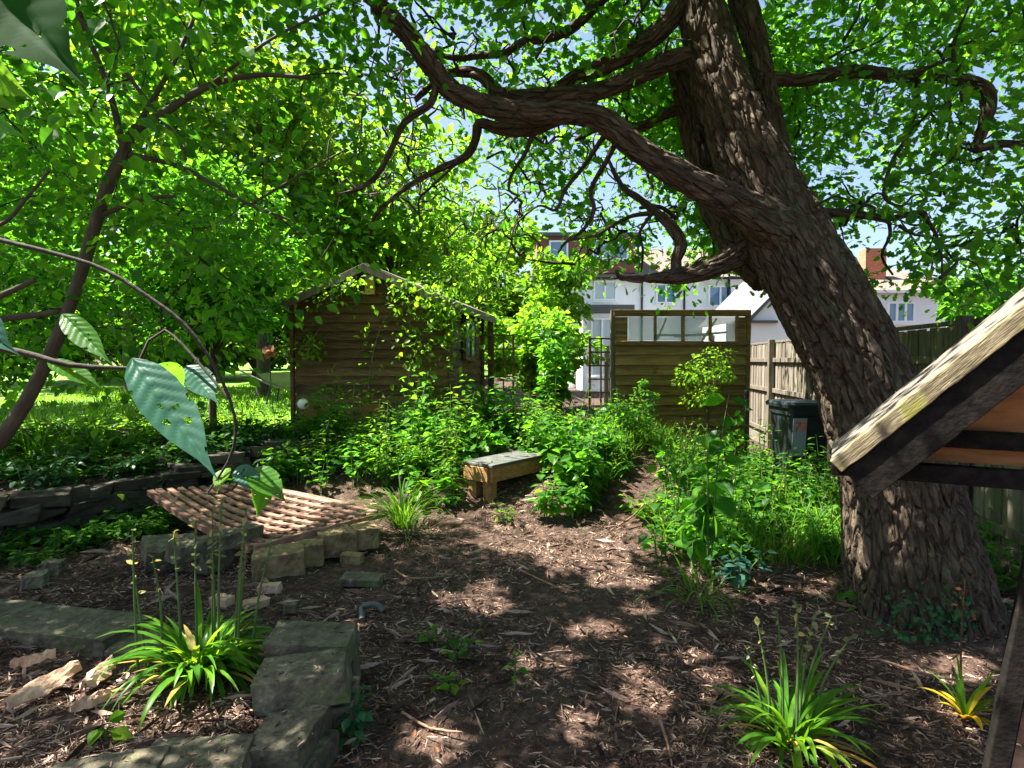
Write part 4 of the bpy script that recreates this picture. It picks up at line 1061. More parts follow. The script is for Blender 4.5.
# ------------------------------------------------------------------ bench
b0 = np.array([-0.19, 5.75, 0.0]); lu = nrm(np.array([0.62, 0.78, 0])); su = np.array([-lu[1], lu[0], 0])
bz0 = 0.09; bH = 0.37; bl_, bw_ = 0.86, 0.38
def Bq(u, v, z): return b0 + lu * u + su * v + ez * (bz0 + z)
AXB = np.array([lu, su, ez])
ben = thing('wooden_bench', 'low chunky timber bench with dark slab top at the path edge', 'bench', Bq(bl_ / 2, bw_ / 2, 0))
g = Geo(); g.box(Bq(bl_ / 2, bw_ / 2, bH + .014), (bl_ + .03, bw_ + .03, 0.028), AXB); g.build('seat', 'bench_slate', ben, bevel=.006)
for v in (0.02, bw_ - .02):
    g = Geo(); g.box(Bq(bl_ / 2, v, bH - .075), (bl_, .042, .145), AXB); g.build('apron', 'bench_wood', ben, bevel=.005)
for u in (-0.003, bl_ + .003):
    g = Geo(); g.box(Bq(u, bw_ / 2, bH - .077), (.044, bw_ - .085, .142), AXB); g.build('apron', 'bench_wood', ben, bevel=.005)
for u in (0.075, bl_ - .075):
    for v in (.095, bw_ - .095):
        g = Geo(); g.box(Bq(u, v, (bH - .15) / 2 - .06 ), (.10, .10, bH - .03), AXB); g.build('leg', 'bench_wood', ben, bevel=.006)

# ------------------------------------------------------------------ lattice panel on stones
cA = P(150, 491, 5.3); cB = P(254, 547, 4.25); cC = P(386, 511, 5.1); cD = P(247, 484, 5.75)
lat = thing('lattice_panel', 'warped weathered lattice panel lying propped on stones', 'lattice panel', ((cA + cB + cC + cD) / 4))
def LQ(u, v):
    # u along A->B (slats), v across A->D
    p = (1 - u) * ((1 - v) * cA + v * cD) + u * ((1 - v) * cB + v * cC)
    p = p.copy(); p[2] -= 0.07 * math.sin(PI * u) * math.sin(PI * (0.25 + .75 * v)) + 0.008 * math.sin(5 * u + 3 * v) * v
    return p
def strip(g, uv, wd, th, zoff):
    pts = np.array([LQ(*q) for q in uv]); T = nrm(np.gradient(pts, axis=0)); side = nrm(np.cross(T, np.array([0, 0, 1.0]))); n = nrm(np.cross(side, T))
    V = []
    for k in range(len(pts)):
        c = pts[k] + n[k] * zoff
        V += [c - side[k] * wd / 2 - n[k] * th / 2, c + side[k] * wd / 2 - n[k] * th / 2, c + side[k] * wd / 2 + n[k] * th / 2, c - side[k] * wd / 2 + n[k] * th / 2]
    f = []
    for k in range(len(pts) - 1):
        a = 4 * k
        for j in range(4): f.append((a + j, a + (j + 1) % 4, a + 4 + (j + 1) % 4, a + 4 + j))
    f += [(3, 2, 1, 0), (len(V) - 4, len(V) - 3, len(V) - 2, len(V) - 1)]
    g.add(V, f)
g = Geo()
for v in np.linspace(0.07, 0.93, 9):
    dv = rng.normal(0, .006, 17)
    strip(g, [(u, v + dv[0]) for i, u in enumerate(np.linspace(0.01, .99, 17))], 0.050, 0.018, 0.015)
g.build('top_slats', 'lattice_wood', lat)
g = Geo()
for u in np.linspace(0.04, 0.96, 12):
    strip(g, [(u, v) for v in np.linspace(0.0, 1, 13)], 0.044, 0.014, -0.004)
g.build('cross_slats', 'lattice_wood', lat)
g = Geo()
strip(g, [(1.0, v) for v in np.linspace(0, 1, 13)], 0.05, 0.045, -0.012)
strip(g, [(u, 0.0) for u in np.linspace(0, .99, 13)], 0.05, 0.045, -0.012)
strip(g, [(u, 1.0) for u in np.linspace(0, .99, 13)], 0.05, 0.04, -0.014)
g.build('edge_rail', 'lattice_wood', lat)


# ------------------------------------------------------------------ stones
def stone(name, label, c, size, yaw, mat='stone', group=None, rough=0.065, tilt=(0, 0), cat='stone', seed=None):
    """rough-hewn block: a subdivided box pushed about by noise"""
    nx_, ny_, nz_ = 14, 10, 6
    sx, sy, sz = size
    bm_v = {}; V = []; f = []
    def vid(i, j, k):
        key = (i, j, k)
        if key not in bm_v:
            x = i / nx_ - .5; y = j / ny_ - .5; z = k / nz_ - .5
            bm_v[key] = len(V); V.append((x, y, z))
        return bm_v[key]
    for i in range(nx_):
        for j in range(ny_):
            f.append((vid(i, j, nz_), vid(i + 1, j, nz_), vid(i + 1, j + 1, nz_), vid(i, j + 1, nz_)))
            f.append((vid(i, j, 0), vid(i, j + 1, 0), vid(i + 1, j + 1, 0), vid(i + 1, j, 0)))
    for i in range(nx_):
        for k in range(nz_):
            f.append((vid(i, 0, k), vid(i + 1, 0, k), vid(i + 1, 0, k + 1), vid(i, 0, k + 1)))
            f.append((vid(i, ny_, k), vid(i, ny_, k + 1), vid(i + 1, ny_, k + 1), vid(i + 1, ny_, k)))
    for j in range(ny_):
        for k in range(nz_):
            f.append((vid(0, j, k), vid(0, j, k + 1), vid(0, j + 1, k + 1), vid(0, j + 1, k)))
            f.append((vid(nx_, j, k), vid(nx_, j + 1, k), vid(nx_, j + 1, k + 1), vid(nx_, j, k + 1)))
    V = np.array(V); o = rng.uniform(0, 40, 3)
    # knock the corners off unevenly
    sk = rng.normal(0, 0.075, 4)
    V[:, 0] += V[:, 1] * sk[0] + V[:, 2] * sk[2] * .6; V[:, 1] += V[:, 0] * sk[1] + V[:, 2] * sk[3] * .6
    W = V * np.array(size)
    for k in range(len(W)):
        q = Vector((W[k] * 5 + o).tolist()); q2 = Vector((W[k] * 16 + o).tolist()); q3 = Vector((W[k] * 45 + o).tolist())
        e = (abs(V[k][0]) > .44) + (abs(V[k][1]) > .44) + (abs(V[k][2]) > .44)
        W[k] += np.array(mnoise.noise_vector(q)) * rough * min(size) * .6 + np.array(mnoise.noise_vector(q2)) * rough * min(size) * .5 + np.array(mnoise.noise_vector(q3)) * rough * min(size) * .7
        if e >= 2:
            ch = max(0.0, mnoise.noise(q2 * .8) - .12) * 0.16 + 0.006
            W[k] *= 1 - ch
    cy_, sy_ = math.cos(yaw), math.sin(yaw)
    R = np.array(Matrix.Rotation(yaw, 3, 'Z') @ Matrix.Rotation(tilt[0], 3, 'X') @ Matrix.Rotation(tilt[1], 3, 'Y'))
    W = W @ R.T + np.array(c)
    ob = Geo().add(W, f).build(name, mat, origin=(c[0], c[1], c[2] - size[2] / 2))
    b = ob.modifiers.new('bevel', 'BEVEL'); b.width = 0.003; b.segments = 1; b.limit_method = 'ANGLE'; b.angle_limit = 0.9
    return tag(ob, label, cat, group)


GS = 'stone blocks edging the planting bed'
def at(px, py, z):
    r = P(px, py, 1.0) - CAM; d = (z - CAMZ) / r[2]; return CAM + r * d
q = at(312, 634, .29); stone('stone_block', 'pale flat stone at the far end of the stacked edging, with a sunlit corner', q - ez * .045 + np.array([0, .02, 0]), (.36, .22, .085), -0.03, group=GS, tilt=(.03, .03))
q = at(304, 664, .30); stone('stone_block', 'thick skewed stone under the lime leaf, second in the stacked edging', q - ez * .065, (.34, .22, .12), 0.16, group=GS, tilt=(-0.03, -0.06))
q = at(288, 724, .185); stone('stone_block', 'squarish stone carrying a yellow snail-like speck, nearest of the stack tops', q - ez * .065, (.21, .27, .13), -0.14, group=GS, tilt=(0.05, -0.04))
q = at(330, 735, .1); stone('stone_block', 'rough narrow stone beside the squarish block, facing the path', np.array([q[0] - .09, 2.04, .045]), (.17, .36, .13), -0.16, group=GS)
stone('stone_block', 'lower stone beneath the skewed block', np.array([-0.78, 2.36, .07]), (.29, .23, .17), 0.2, group=GS)
stone('stone_block', 'lower stone beneath the pale flat block', np.array([-0.86, 2.66, .09]), (.31, .22, .2), 0.06, group=GS)
stone('stone_block', 'lowest stone at the bottom edge of the stacked edging', np.array([-0.70, 1.72, .06]), (.26, .22, .16), 0.1, group=GS)
q = at(196, 756, .19); stone('stone_block', 'front edging slab touching the stack, below the strap-leaved clump', q - ez * .06, (.33, .23, .11), 0.24, group=GS)
q = at(95, 775, .2); stone('stone_block', 'front edging slab at the bottom left', q - ez * .06, (.34, .22, .11), 0.30, group=GS)
q = at(70, 622, .16); stone('stone_block', 'long mossy slab with bright sun flecks on the left', q - ez * .05, (.72, .30, .12), -0.16, group=GS)
q = at(-30, 612, .16); stone('stone_block', 'edging slab cut off by the left edge of the picture', q - ez * .05, (.55, .3, .12), -0.1, group=GS)
q = at(165, 640, .13); stone('stone_block', 'low dark slab behind the flower stalks', q - ez * .05, (.46, .24, .10), -0.05, group=GS)

GL = 'stones propping the lattice panel'
q = at(281, 553, .17); stone('stone_block', 'tan block under the front corner of the lattice', q - ez * .085 + np.array([-.04, 0.08, 0]), (.34, .26, .17), 0.45, 'sandstone', GL)
q = at(302, 544, .16); stone('stone_block', 'tan block wedged beside the front corner block', q - ez * .08 + np.array([.03, .08, 0]), (.17, .26, .16), 0.42, 'sandstone', GL)
q = at(334, 532, .19); stone('stone_block', 'yellowish sunlit block under the right half of the lattice', q - ez * .09 + np.array([0, .05, 0]), (.26, .24, .18), 0.5, 'sandstone', GL)
q = at(362, 526, .20); stone('stone_block', 'small tan block under the right corner of the lattice', q - ez * .09 + np.array([0, .05, 0]), (.18, .24, .16), 0.5, 'sandstone', GL)
q = at(172, 538, .20); stone('stone_block', 'large upright grey slab end under the left edge of the lattice', q - ez * .1, (.36, .30, .16), 0.6, 'stone', GL, tilt=(0.15, 0.1))
q = at(215, 536, .24); stone('stone_block', 'grey plank-like stone laid against the lattice edge', q - ez * .05, (.55, .13, .11), 0.55, 'stone', GL, tilt=(0.1, -0.15))
q = at(205, 552, .12); stone('stone_block', 'shadowed stone low beneath the left side of the lattice', q - ez * .05, (.30, .2, .14), -.3, 'stone', GL)
q = at(362, 575, .06); stone('slate_piece', 'thin greenish flat stone lying on the mulch before the lattice', q - ez * .03, (.27, .16, .05), -0.05, 'stone', cat='stone')
q = at(352, 556, .05); stone('stone_block', 'small reddish stone fragment beside the tan blocks', q - ez * .02, (.16, .1, .07), -0.2, 'sandstone', cat='stone')
for (px, py, s, lab) in [(35, 580, .12, 'round mossy cobble at the foot of the stone wall'), (52, 568, .13, 'second mossy cobble near the wall, nearer the ferny plants'), (290, 608, .07, 'small rounded grey stone behind the stacked edging')]:
    q = at(px, py, .04); stone('cobble', lab, q, (s, s * .9, s * .7), 0.3, 'stone', rough=.16)
for (px, py, lab) in [(222, 600, 'pale rubble chip behind the flower stalks'), (256, 603, 'pale rubble chip left of the rounded grey stone'), (270, 588, 'pale rubble chip under the lattice front stones')]:
    q = at(px, py, .03); stone('rubble_chip', lab, q, (.13, .08, .05), rng.uniform(-1, 1), 'bark_slab', rough=.16)
# stone retaining wall
wl = Geo()
for (a, b) in zip(WALL[:-1], WALL[1:]):
    L = np.linalg.norm(b - a); u = np.append((b - a) / L, 0); nv = np.array([u[1], -u[0], 0])
    for r_ in range(4):
        s = -rng.uniform(0, .15)
        while s < L:
            ln = rng.uniform(.18, .42); m3 = np.array([*a, 0]) + u * (s + ln / 2)
            base_ = float(terr(m3[0] + nv[0] * .2, m3[1] + nv[1] * .2))
            hh = 0.115
            c = m3 + nv * (0.04 + rng.normal(0, .018)) + ez * (base_ - .02 + r_ * hh + hh / 2)
            if c[2] < 0.47 + 0.2 * sst(4.5, 7.5, m3[1]):
                wl.box(c, (ln * .97, .2, hh * .95), np.array([u, -nv, ez]) + rng.normal(0, .03, (3, 3)), jit=.02)
            s += ln
o_ = wl.build('retaining_wall', 'wall_stone', origin=(-3.6, 5.1, 0), bevel=.012)
tag(o_, 'low dark dry-stone retaining wall holding up the left bank', 'wall')
# bent pipe, bark slabs, sticks
q = at(371, 612, .03)
g = Geo(); g.tube([at(362, 620, .02), at(362, 608, .05), at(368, 605, .07), at(377, 605, .07), at(383, 611, .04)], [.017] * 5, 10, .01)
tag(g.build('bent_pipe', 'pipe_grey', origin=q), 'curved grey pipe end poking out of the mulch', 'pipe')
def slab(label, px0, py0, px1, py1, wd):
    a = at(px0, py0, .14); b = at(px1, py1, .15); u = nrm(b - a); s = nrm(np.cross(u, ez)); g = Geo(); V = []; N = 10; M = 5
    for i_ in range(N + 1):
        t = i_ / N; w_ = wd * (math.sin(PI * (0.12 + .8 * t)) ** .6) * (1 + rng.normal(0, .12))
        for j_ in range(M + 1):
            v = j_ / M * 2 - 1
            V.append(a + (b - a) * t + s * w_ * v * .5 + ez * (.035 * (1 - v * v) + rng.normal(0, .005)))
    f = [(i_ * (M + 1) + j_, i_ * (M + 1) + j_ + 1, (i_ + 1) * (M + 1) + j_ + 1, (i_ + 1) * (M + 1) + j_) for i_ in range(N) for j_ in range(M)]
    o = g.add(V, f, smooth=False).build('bark_piece', 'bark_slab', origin=(a + b) / 2); m = o.modifiers.new('s', 'SOLIDIFY'); m.thickness = .012
    return tag(o, label, 'bark', 'pale bark pieces in the planting bed')
slab('long pale pink bark piece lying in the left planting bed', 5, 708, 78, 668, .11)
slab('short pale bark piece close behind the long one', 85, 688, 112, 664, .09)
slab('narrow brown bark strip next to the strap leaves', 70, 712, 110, 695, .05)
slab('bark shard near the flower clump, farthest from the path', 10, 668, 56, 655, .05)
def stick(label, pts, r):
    g = Geo(); P3 = [at(a, b, float(terr(at(a, b, .02)[0], at(a, b, .02)[1])) + .03) for a, b in pts]
    g.tube(P3, np.linspace(r, r * .5, len(P3)), 6, .05, wob=.2)
    return tag(g.build('stick', 'lattice_wood', origin=P3[0]), label, 'stick')
stick('pale stick lying across the path near the bench', [(618, 526), (634, 515), (645, 503)], .012)
stick('thin forked stick curving over the mulch left of centre', [(395, 570), (410, 578), (440, 577), (452, 574)], .008)
stick('long thin stick angled through the mulch in the foreground', [(402, 712), (430, 728), (462, 732)], .007)
stick('thin stick on the mulch beside the oak base', [(880, 660), (930, 675), (985, 685)], .008)
stick('slim stick lying in the mid path', [(520, 570), (560, 588), (580, 592)], .006)
stick('straight twig near the right foreground clump', [(660, 720), (668, 745), (672, 766)], .007)

# ------------------------------------------------------------------ mulch chips
N = 110000
u = rng.random(N * 3)
cyy = 1.55 + (6.9 - 1.55) * rng.random(N * 3) ** 1.7; cxx = (rng.random(N * 3) * 2 - 1) * (cyy * .92 + .3)
ok = (bank(cxx, cyy) < -0.05)
cov = np.ones(len(cxx))
cov = np.where((cxx > 1.0) & (cyy > 4.2), .35, cov); cov = np.where((cyy > 5.2) & (cxx < -.3), .3, cov)
cov = cov * np.clip(.62 + .55 * np.sin(cxx * 2.3 + 1.5 * np.sin(cyy * 1.9)) * np.cos(cyy * 2.7 - cxx), .12, 1)
ok &= rng.random(len(cxx)) < cov
cxx = cxx[ok][:N]; cyy = cyy[ok][:N]; N = len(cxx)
czz = terr_n(cxx, cyy) + rng.uniform(0.0, .018, N)
CH = (np.array([(-.5, -.08, 0), (0, -.11, .05), (.5, -.05, 0), (.5, .06, 0), (0, .1, .06), (-.5, .07, 0), (0, 0, -.08)], float), [(0, 1, 4, 5), (1, 2, 3, 4), (0, 6, 1), (1, 6, 2), (5, 4, 6), (4, 3, 6), (0, 5, 6), (2, 6, 3)])
dd_ = rng.normal(0, 1, (N, 3)); dd_[:, 2] *= .22
g = Geo(); ln = np.minimum(.085, rng.gamma(1.7, .0095, N) + .009)
g.leaves(CH, np.stack([cxx, cyy, czz], 1), dd_, nrm(rng.normal(0, .5, (N, 3)) + ez), ln, wid=np.where(rng.random(N) < .65, rng.uniform(.15, .45, N), rng.uniform(.4, 1.2, N)))
n2 = 1700; tx_ = rng.choice(N, n2); d2 = rng.normal(0, 1, (n2, 3)); d2[:, 2] *= .12
g.leaves(CH, np.stack([cxx, cyy, czz + .012], 1)[tx_], d2, nrm(rng.normal(0, .4, (n2, 3)) + ez), rng.uniform(.06, .20, n2), wid=rng.uniform(.05, .10, n2))
tag(g.build('bark_mulch', 'mulch'), 'loose brown bark chips and twigs covering the ground', 'mulch', kind='stuff')
g = Geo(); n = 260
px_ = np.concatenate([rng.uniform(262, 352, n // 2), rng.uniform(20, 255, n // 2)]); py_ = np.concatenate([rng.uniform(618, 760, n // 2), rng.uniform(728, 768, n // 2)])
pp = np.array([at(a, b, .285 if a > 258 else .21) for a, b in zip(px_, py_)]); dd_ = rng.normal(0, 1, (n, 3)); dd_[:, 2] *= .1
bpy.context.view_layer.update(); dg = bpy.context.evaluated_depsgraph_get(); keep = []
for k_ in range(n):
    hit, loc, nn, _, ob_, _ = SC.ray_cast(dg, Vector((pp[k_][0], pp[k_][1], .6)), Vector((0, 0, -1)), distance=.6)
    if hit and ob_.name.startswith('stone_block'): pp[k_][2] = loc[2] + .003; keep.append(k_)
if keep:
    g.leaves(CH, pp[keep], dd_[keep], np.tile(ez, (len(keep), 1)) + rng.normal(0, .1, (len(keep), 3)), rng.uniform(.008, .03, len(keep)), wid=rng.uniform(.4, 1.5, len(keep)))
    tag(g.build('stone_debris', 'mulch'), 'bits of bark and twig scattered on the edging stones', 'debris', kind='stuff')
# dry fallen leaves
N = 1500
cyy = 1.6 + 5.5 * rng.random(N) ** 1.4; cxx = (rng.random(N) * 2 - 1) * (cyy * .9 + .2)
ok = bank(cxx, cyy) < -.05; cxx = cxx[ok]; cyy = cyy[ok]
g = Geo(); n = len(cxx)
g.leaves(L_OAK, np.stack([cxx, cyy, terr_n(cxx, cyy) + .02], 1), rdir(n, 0, .15), nrm(rng.normal(0, .35, (n, 3)) + ez), rng.uniform(.02, .05, n), wid=.8)
tag(g.build('leaf_litter', 'dry_leaf'), 'scattered dry brown leaves on the mulch', 'leaf litter', kind='stuff')


# ------------------------------------------------------------------ plants
def ribbon(g, bases, az_, length, width, lean, bend, m=0, NS=7, fold=.25):
    """strap leaves: arcs rising from bases, vectorised"""
    n = len(bases); t = np.linspace(0, 1, NS + 1)
    th0 = lean[:, None] + bend[:, None] * t[None] ** 1.3      # angle from vertical
    ds = (length / NS)[:, None]
    r = np.cumsum(np.sin(th0) * ds, 1) - np.sin(th0[:, :1]) * ds; z = np.cumsum(np.cos(th0) * ds, 1) - np.cos(th0[:, :1]) * ds
    dx = np.cos(az_)[:, None]; dy = np.sin(az_)[:, None]
    C = np.stack([bases[:, 0:1] + r * dx, bases[:, 1:2] + r * dy, bases[:, 2:3] + z], -1)
    sd = np.stack([-np.sin(az_), np.cos(az_), np.zeros(n)], -1)[:, None]
    wd = (width[:, None] * np.clip(np.sin(PI * (0.18 + .82 * t[None])) ** .7, .03, 1))[..., None] / 2
    up = np.stack([-np.cos(th0) * dx, -np.cos(th0) * dy, np.sin(th0)], -1)
    V = np.stack([C - sd * wd + up * wd * fold * 0, C - up * wd * fold * 1.5, C + sd * wd], 2)  # n,NS+1,3,3
    K = (NS + 1) * 3
    q = []
    for k in range(NS):
        a = 3 * k; q += [a, a + 1, a + 4, a + 3, a + 1, a + 2, a + 5, a + 4]
    q = np.array(q)
    g.addraw(V.reshape(-1, 3), (q[None] + (np.arange(n) * K)[:, None]).ravel(), np.full(n * NS * 2, 4), m, smooth=True)


def strap_clump(name, label, base, nl, length, width, stalks=(), cat='plant', mat='strap_leaf', spread=.08, group=None):
    t = thing(name, label, cat, base, group)
    g = Geo(); a = rng.uniform(0, 2 * PI, nl); rr = rng.uniform(0, spread, nl)
    b = np.stack([base[0] + rr * np.cos(a), base[1] + rr * np.sin(a), np.full(nl, base[2])], 1)
    ribbon(g, b, a + rng.normal(0, .4, nl), rng.uniform(.6, 1.15, nl) * length, rng.uniform(.5, 1.2, nl) * width, rng.uniform(.05, .9, nl), rng.uniform(.8, 2.2, nl))
    g.build('foliage', mat, t)
    if mat == 'strap_leaf' and nl > 60:
        g = Geo(); k = 16; a = rng.uniform(0, 2 * PI, k); rr = rng.uniform(0, spread, k)
        ribbon(g, np.stack([base[0] + rr * np.cos(a), base[1] + rr * np.sin(a), np.full(k, base[2] + .005)], 1), a, rng.uniform(.5, 1.0, k) * length, rng.uniform(.5, .9, k) * width, rng.uniform(.7, 1.2, k), rng.uniform(.5, 1.2, k))
        g.build('withered_leaves', 'withered_leaf', t)
    if stalks:
        g = Geo(); h = Geo()
        for (dx, dy, hh, lx_) in stalks:
            s0 = np.array(base) + np.array([dx, dy, 0]); s1 = s0 + np.array([lx_ * .4, 0, hh * .55]); s2 = s0 + np.array([lx_, rng.normal(0, .02), hh])
            C, R = g.tube([s0, s1, s2], [.0068, .0055, .0025], 6, .04)
            for c in C[int(len(C) * .68):]:
                n = 2
                h.leaves(L_OVAL, np.repeat(c[None], n, 0), rdir(n, .1), rdir(n, 1), rng.uniform(.02, .04, n))
        g.build('stalks', 'green_stem', t)['kind'] = 'stuff'; h.build('seed_heads', 'seed_head', t)['kind'] = 'stuff'
    return t


sb = at(200, 672, .11)
sc = sb[1] / F
strap_clump('strap_leaved_clump', 'lush strap-leaved clump with tall green seed stalks inside the stone edging', sb, 120, .42, .036,
            [(x * sc, rng.normal(0, .06), h_, l_) for x, h_, l_ in [(-52, .66, -.02), (-22, .62, -.03), (-8, .66, .0), (8, .70, .02), (22, .78, .03), (34, .64, .06), (44, .74, .05), (50, .58, .1), (-60, .52, -.06), (12, .56, 0), (28, .5, .03), (-35, .55, 0)]])
sb = at(790, 742, .0); strap_clump('strap_leaved_clump', 'sunlit lime strap-leaved clump with seed stalks in the right foreground', sb, 85, .36, .029,
            [(x, rng.normal(0, .03), h_, l_) for x, h_, l_ in [(-.06, .45, -.06), (-.02, .5, -.02), (.01, .55, 0), (.03, .52, .05), (.06, .48, .12), (.08, .42, .15), (-.08, .38, -.1), (.0, .4, .03)]])
sb = at(402, 528, .05); strap_clump('grass_tuft', 'tall arching green grass tuft right of the lattice panel', sb, 150, .62, .013, mat='grass_leaf', cat='grass tuft')
sb = at(965, 720, 0.0); t = thing('yellowing_plant', 'small plant with yellow dying leaves at the right foreground', 'plant', sb)
g = Geo(); n = 14; a = rng.uniform(0, 2 * PI, n); ribbon(g, np.repeat(sb[None], n, 0), a, rng.uniform(.1, .22, n), rng.uniform(.02, .034, n), rng.uniform(.2, .8, n), rng.uniform(.8, 1.9, n)); g.build('yellow_leaves', 'yellow_leaf', t)
g = Geo(); n = 9; a = rng.uniform(0, 2 * PI, n); ribbon(g, np.repeat(sb[None], n, 0), a, rng.uniform(.14, .3, n), rng.uniform(.015, .024, n), rng.uniform(.1, .6, n), rng.uniform(.3, 1.1, n)); g.build('green_leaves', 'strap_leaf', t)
g = Geo(); g.tube([sb + np.array([.06, .1, 0]), sb + np.array([.05, .1, .3]), sb + np.array([.06, .1, .56])], [.004, .004, .002], 6, .05)
h = rng.normal(0, 1, (26, 3)) * np.array([.02, .02, .08]) + sb + np.array([.06, .1, .5]); g.leaves(L_OVAL, h, rdir(26, .2), rdir(26, 1), .03, 0); g.build('seed_stalk', 'dry_leaf', t)


def herb_arrays(base, h, nst, nl, ls, spread, droop=.35, nz=.25):
    """stems and leaf frames of one leafy plant"""
    st = []; pos = []; d = []; nr_ = []; sz = []
    for s in range(nst):
        a = rng.uniform(0, 2 * PI); sp = spread * rng.uniform(.2, 1); hh = h * rng.uniform(.65, 1.1)
        p0 = base + np.array([math.cos(a), math.sin(a), 0]) * .03 * (nst > 1); p2 = base + np.array([math.cos(a) * sp, math.sin(a) * sp, hh]); p1 = (p0 + p2) / 2 + np.array([-math.cos(a) * sp * .15, -math.sin(a) * sp * .15, hh * .1])
        st.append((p0, p1, p2)); az0 = rng.uniform(0, PI)
        for k in range(nl):
            t = .25 + .75 * (k + .5) / nl; c = (1 - t) ** 2 * p0 + 2 * t * (1 - t) * p1 + t * t * p2
            for s2 in (0, PI):
                a2 = az0 + k * PI / 2 + s2 + rng.normal(0, .3); v = np.array([math.cos(a2), math.sin(a2), rng.uniform(-droop, .3)])
                pos.append(c + v * .02); d.append(v); nr_.append(np.array([0, 0, 1.0]) + rng.normal(0, nz, 3)); sz.append(ls * (1.15 - .45 * t) * rng.uniform(.75, 1.2))
    return st, np.array(pos), np.array(d), np.array(nr_), np.array(sz)


def herb(name, label, base, h, nst, nl, ls, spread, mat='herb_leaf', T=L_BROAD, cat='plant', group=None, sr=.005, droop=.45, nz=.35):
    t = thing(name, label, cat, base, group)
    st, p, d, n_, s_ = herb_arrays(np.asarray(base, float), h, nst, nl, ls, spread, droop, nz)
    g = Geo()
    for a, b, c in st: g.tube([a, b, c], [sr, sr * .8, sr * .4], 6, .06, cap=False)
    g.build('stem', 'green_stem', t)
    Geo().leaves(T, p, d, n_, s_).build('foliage', mat, t)
    return t


def ground(px, py): return G(px, py)
herb('leafy_shrub', 'bright green leafy shrub between the shed and the windowed screen', np.array([.62, 8.1, .6]), 1.5, 12, 9, .16, .42, 'broad_leaf', cat='shrub', sr=.008, droop=1.1, nz=.5)
b = ground(708, 580); herb('young_sapling', 'tall bright-leaved seedling arching over the path edge left of the oak', b, 1.3, 2, 8, .20, .28, 'broad_leaf', sr=.007, droop=1.3, nz=.5)
b = ground(690, 575); herb('young_sapling', 'shorter broad-leaved seedling just in front of the tall one', b, .7, 3, 6, .16, .25, 'broad_leaf', sr=.006, droop=1.0, nz=.5)
b = ground(668, 505); herb('young_sapling', 'leafy young stem at the far right side of the path', b, .75, 4, 7, .13, .25, 'broad_leaf', sr=.006, droop=1.0, nz=.5)
b = ground(770, 530); herb('young_sapling', 'bushy broad-leaved seedling among the long grass left of the oak', b, .5, 5, 5, .15, .28, 'herb_leaf', sr=.006, droop=.9, nz=.5)
b = ground(730, 490); herb('tall_herb', 'tall upright weed in the grass before the screen', b, .85, 3, 9, .12, .2, 'herb_leaf', sr=.006, droop=.8, nz=.4)
b = ground(640, 520); herb('broadleaf_weed', 'spreading lime weed spilling onto the middle of the path edge', b, .25, 6, 4, .11, .28, 'lime_leaf')
b = ground(415, 462); herb('tall_herb', 'tall loose weed standing between the grass tuft and the shed', b, .95, 4, 9, .12, .25, 'herb_leaf', sr=.006, droop=.8, nz=.4)
b = ground(330, 455); herb('tall_herb', 'leggy weed rising behind the left half of the lattice panel', b, .7, 4, 7, .12, .25, 'broad_leaf', sr=.006, droop=.8, nz=.4)
b = ground(660, 560); herb('broadleaf_weed', 'low bright weed at the right edge of the path', b, .3, 4, 4, .11, .2)
b = ground(580, 500); herb('nettle_patch', 'dark green nettle-like plant leaning over the right end of the bench', b, .62, 12, 7, .15, .42, 'herb_leaf')
b = ground(560, 480); herb('nettle_patch', 'dense green weed clump behind the far end of the bench', b, .7, 12, 7, .14, .4, 'herb_leaf')
b = ground(600, 468); herb('nettle_patch', 'sunny green weed clump beside the far path', b, .5, 9, 6, .11, .35, 'herb_leaf')
b = ground(490, 440); herb('nettle_patch', 'big leafy weed clump behind the bench', b, .75, 9, 8, .12, .4, 'herb_leaf')
b = ground(360, 470); herb('broadleaf_weed', 'pale broad-leaved weed behind the lattice panel', b, .5, 7, 6, .12, .3, 'herb_leaf')
b = ground(440, 470); herb('broadleaf_weed', 'tall leafy weed left of the bench', b, .62, 7, 7, .11, .3, 'herb_leaf')
b = ground(505, 524); herb('broadleaf_weed', 'small sprig with lime leaves in front of the bench', b, .18, 3, 3, .08, .12, 'lime_leaf')
b = ground(460, 660); herb('broadleaf_weed', 'sparse sprig growing on the mulch left of centre', b, .16, 3, 3, .06, .12, 'herb_leaf')
b = ground(432, 650); herb('broadleaf_weed', 'tiny sprig on the mulch nearest the stacked stones', b, .17, 2, 3, .06, .1, 'herb_leaf')
b = ground(515, 690); herb('broadleaf_weed', 'thin upright shoot in the middle of the mulch', b, .2, 1, 4, .05, .06, 'herb_leaf')
b = ground(452, 692); herb('broadleaf_weed', 'pale seedling in the foreground mulch', b, .1, 3, 2, .055, .1, 'lime_leaf')
b = ground(740, 590); herb('broadleaf_weed', 'glossy blue-green weed at the near left of the oak', b, .25, 5, 4, .1, .22, 'blue_leaf')
b = ground(860, 610); herb('broadleaf_weed', 'low weed touching the left foot of the oak', b, .16, 5, 3, .1, .2, 'herb_leaf')
b = at(96, 740, .12); herb('broadleaf_weed', 'tiny two-leaved seedling inside the stone edging', b, .06, 2, 2, .07, .05, 'lime_leaf')
b = ground(345, 745); herb('ivy_sprig', 'small ivy sprig at the foot of the stacked stones', b, .2, 4, 5, .06, .08, 'ivy_leaf')
b = ground(80, 545); herb('broadleaf_weed', 'lime-tipped weed growing along the foot of the stone wall', b, .22, 8, 5, .10, .45, 'herb_leaf')
b = ground(130, 520); herb('broadleaf_weed', 'sunlit yellow-green weed left of the lattice panel', b, .3, 8, 5, .10, .3, 'lime_leaf')
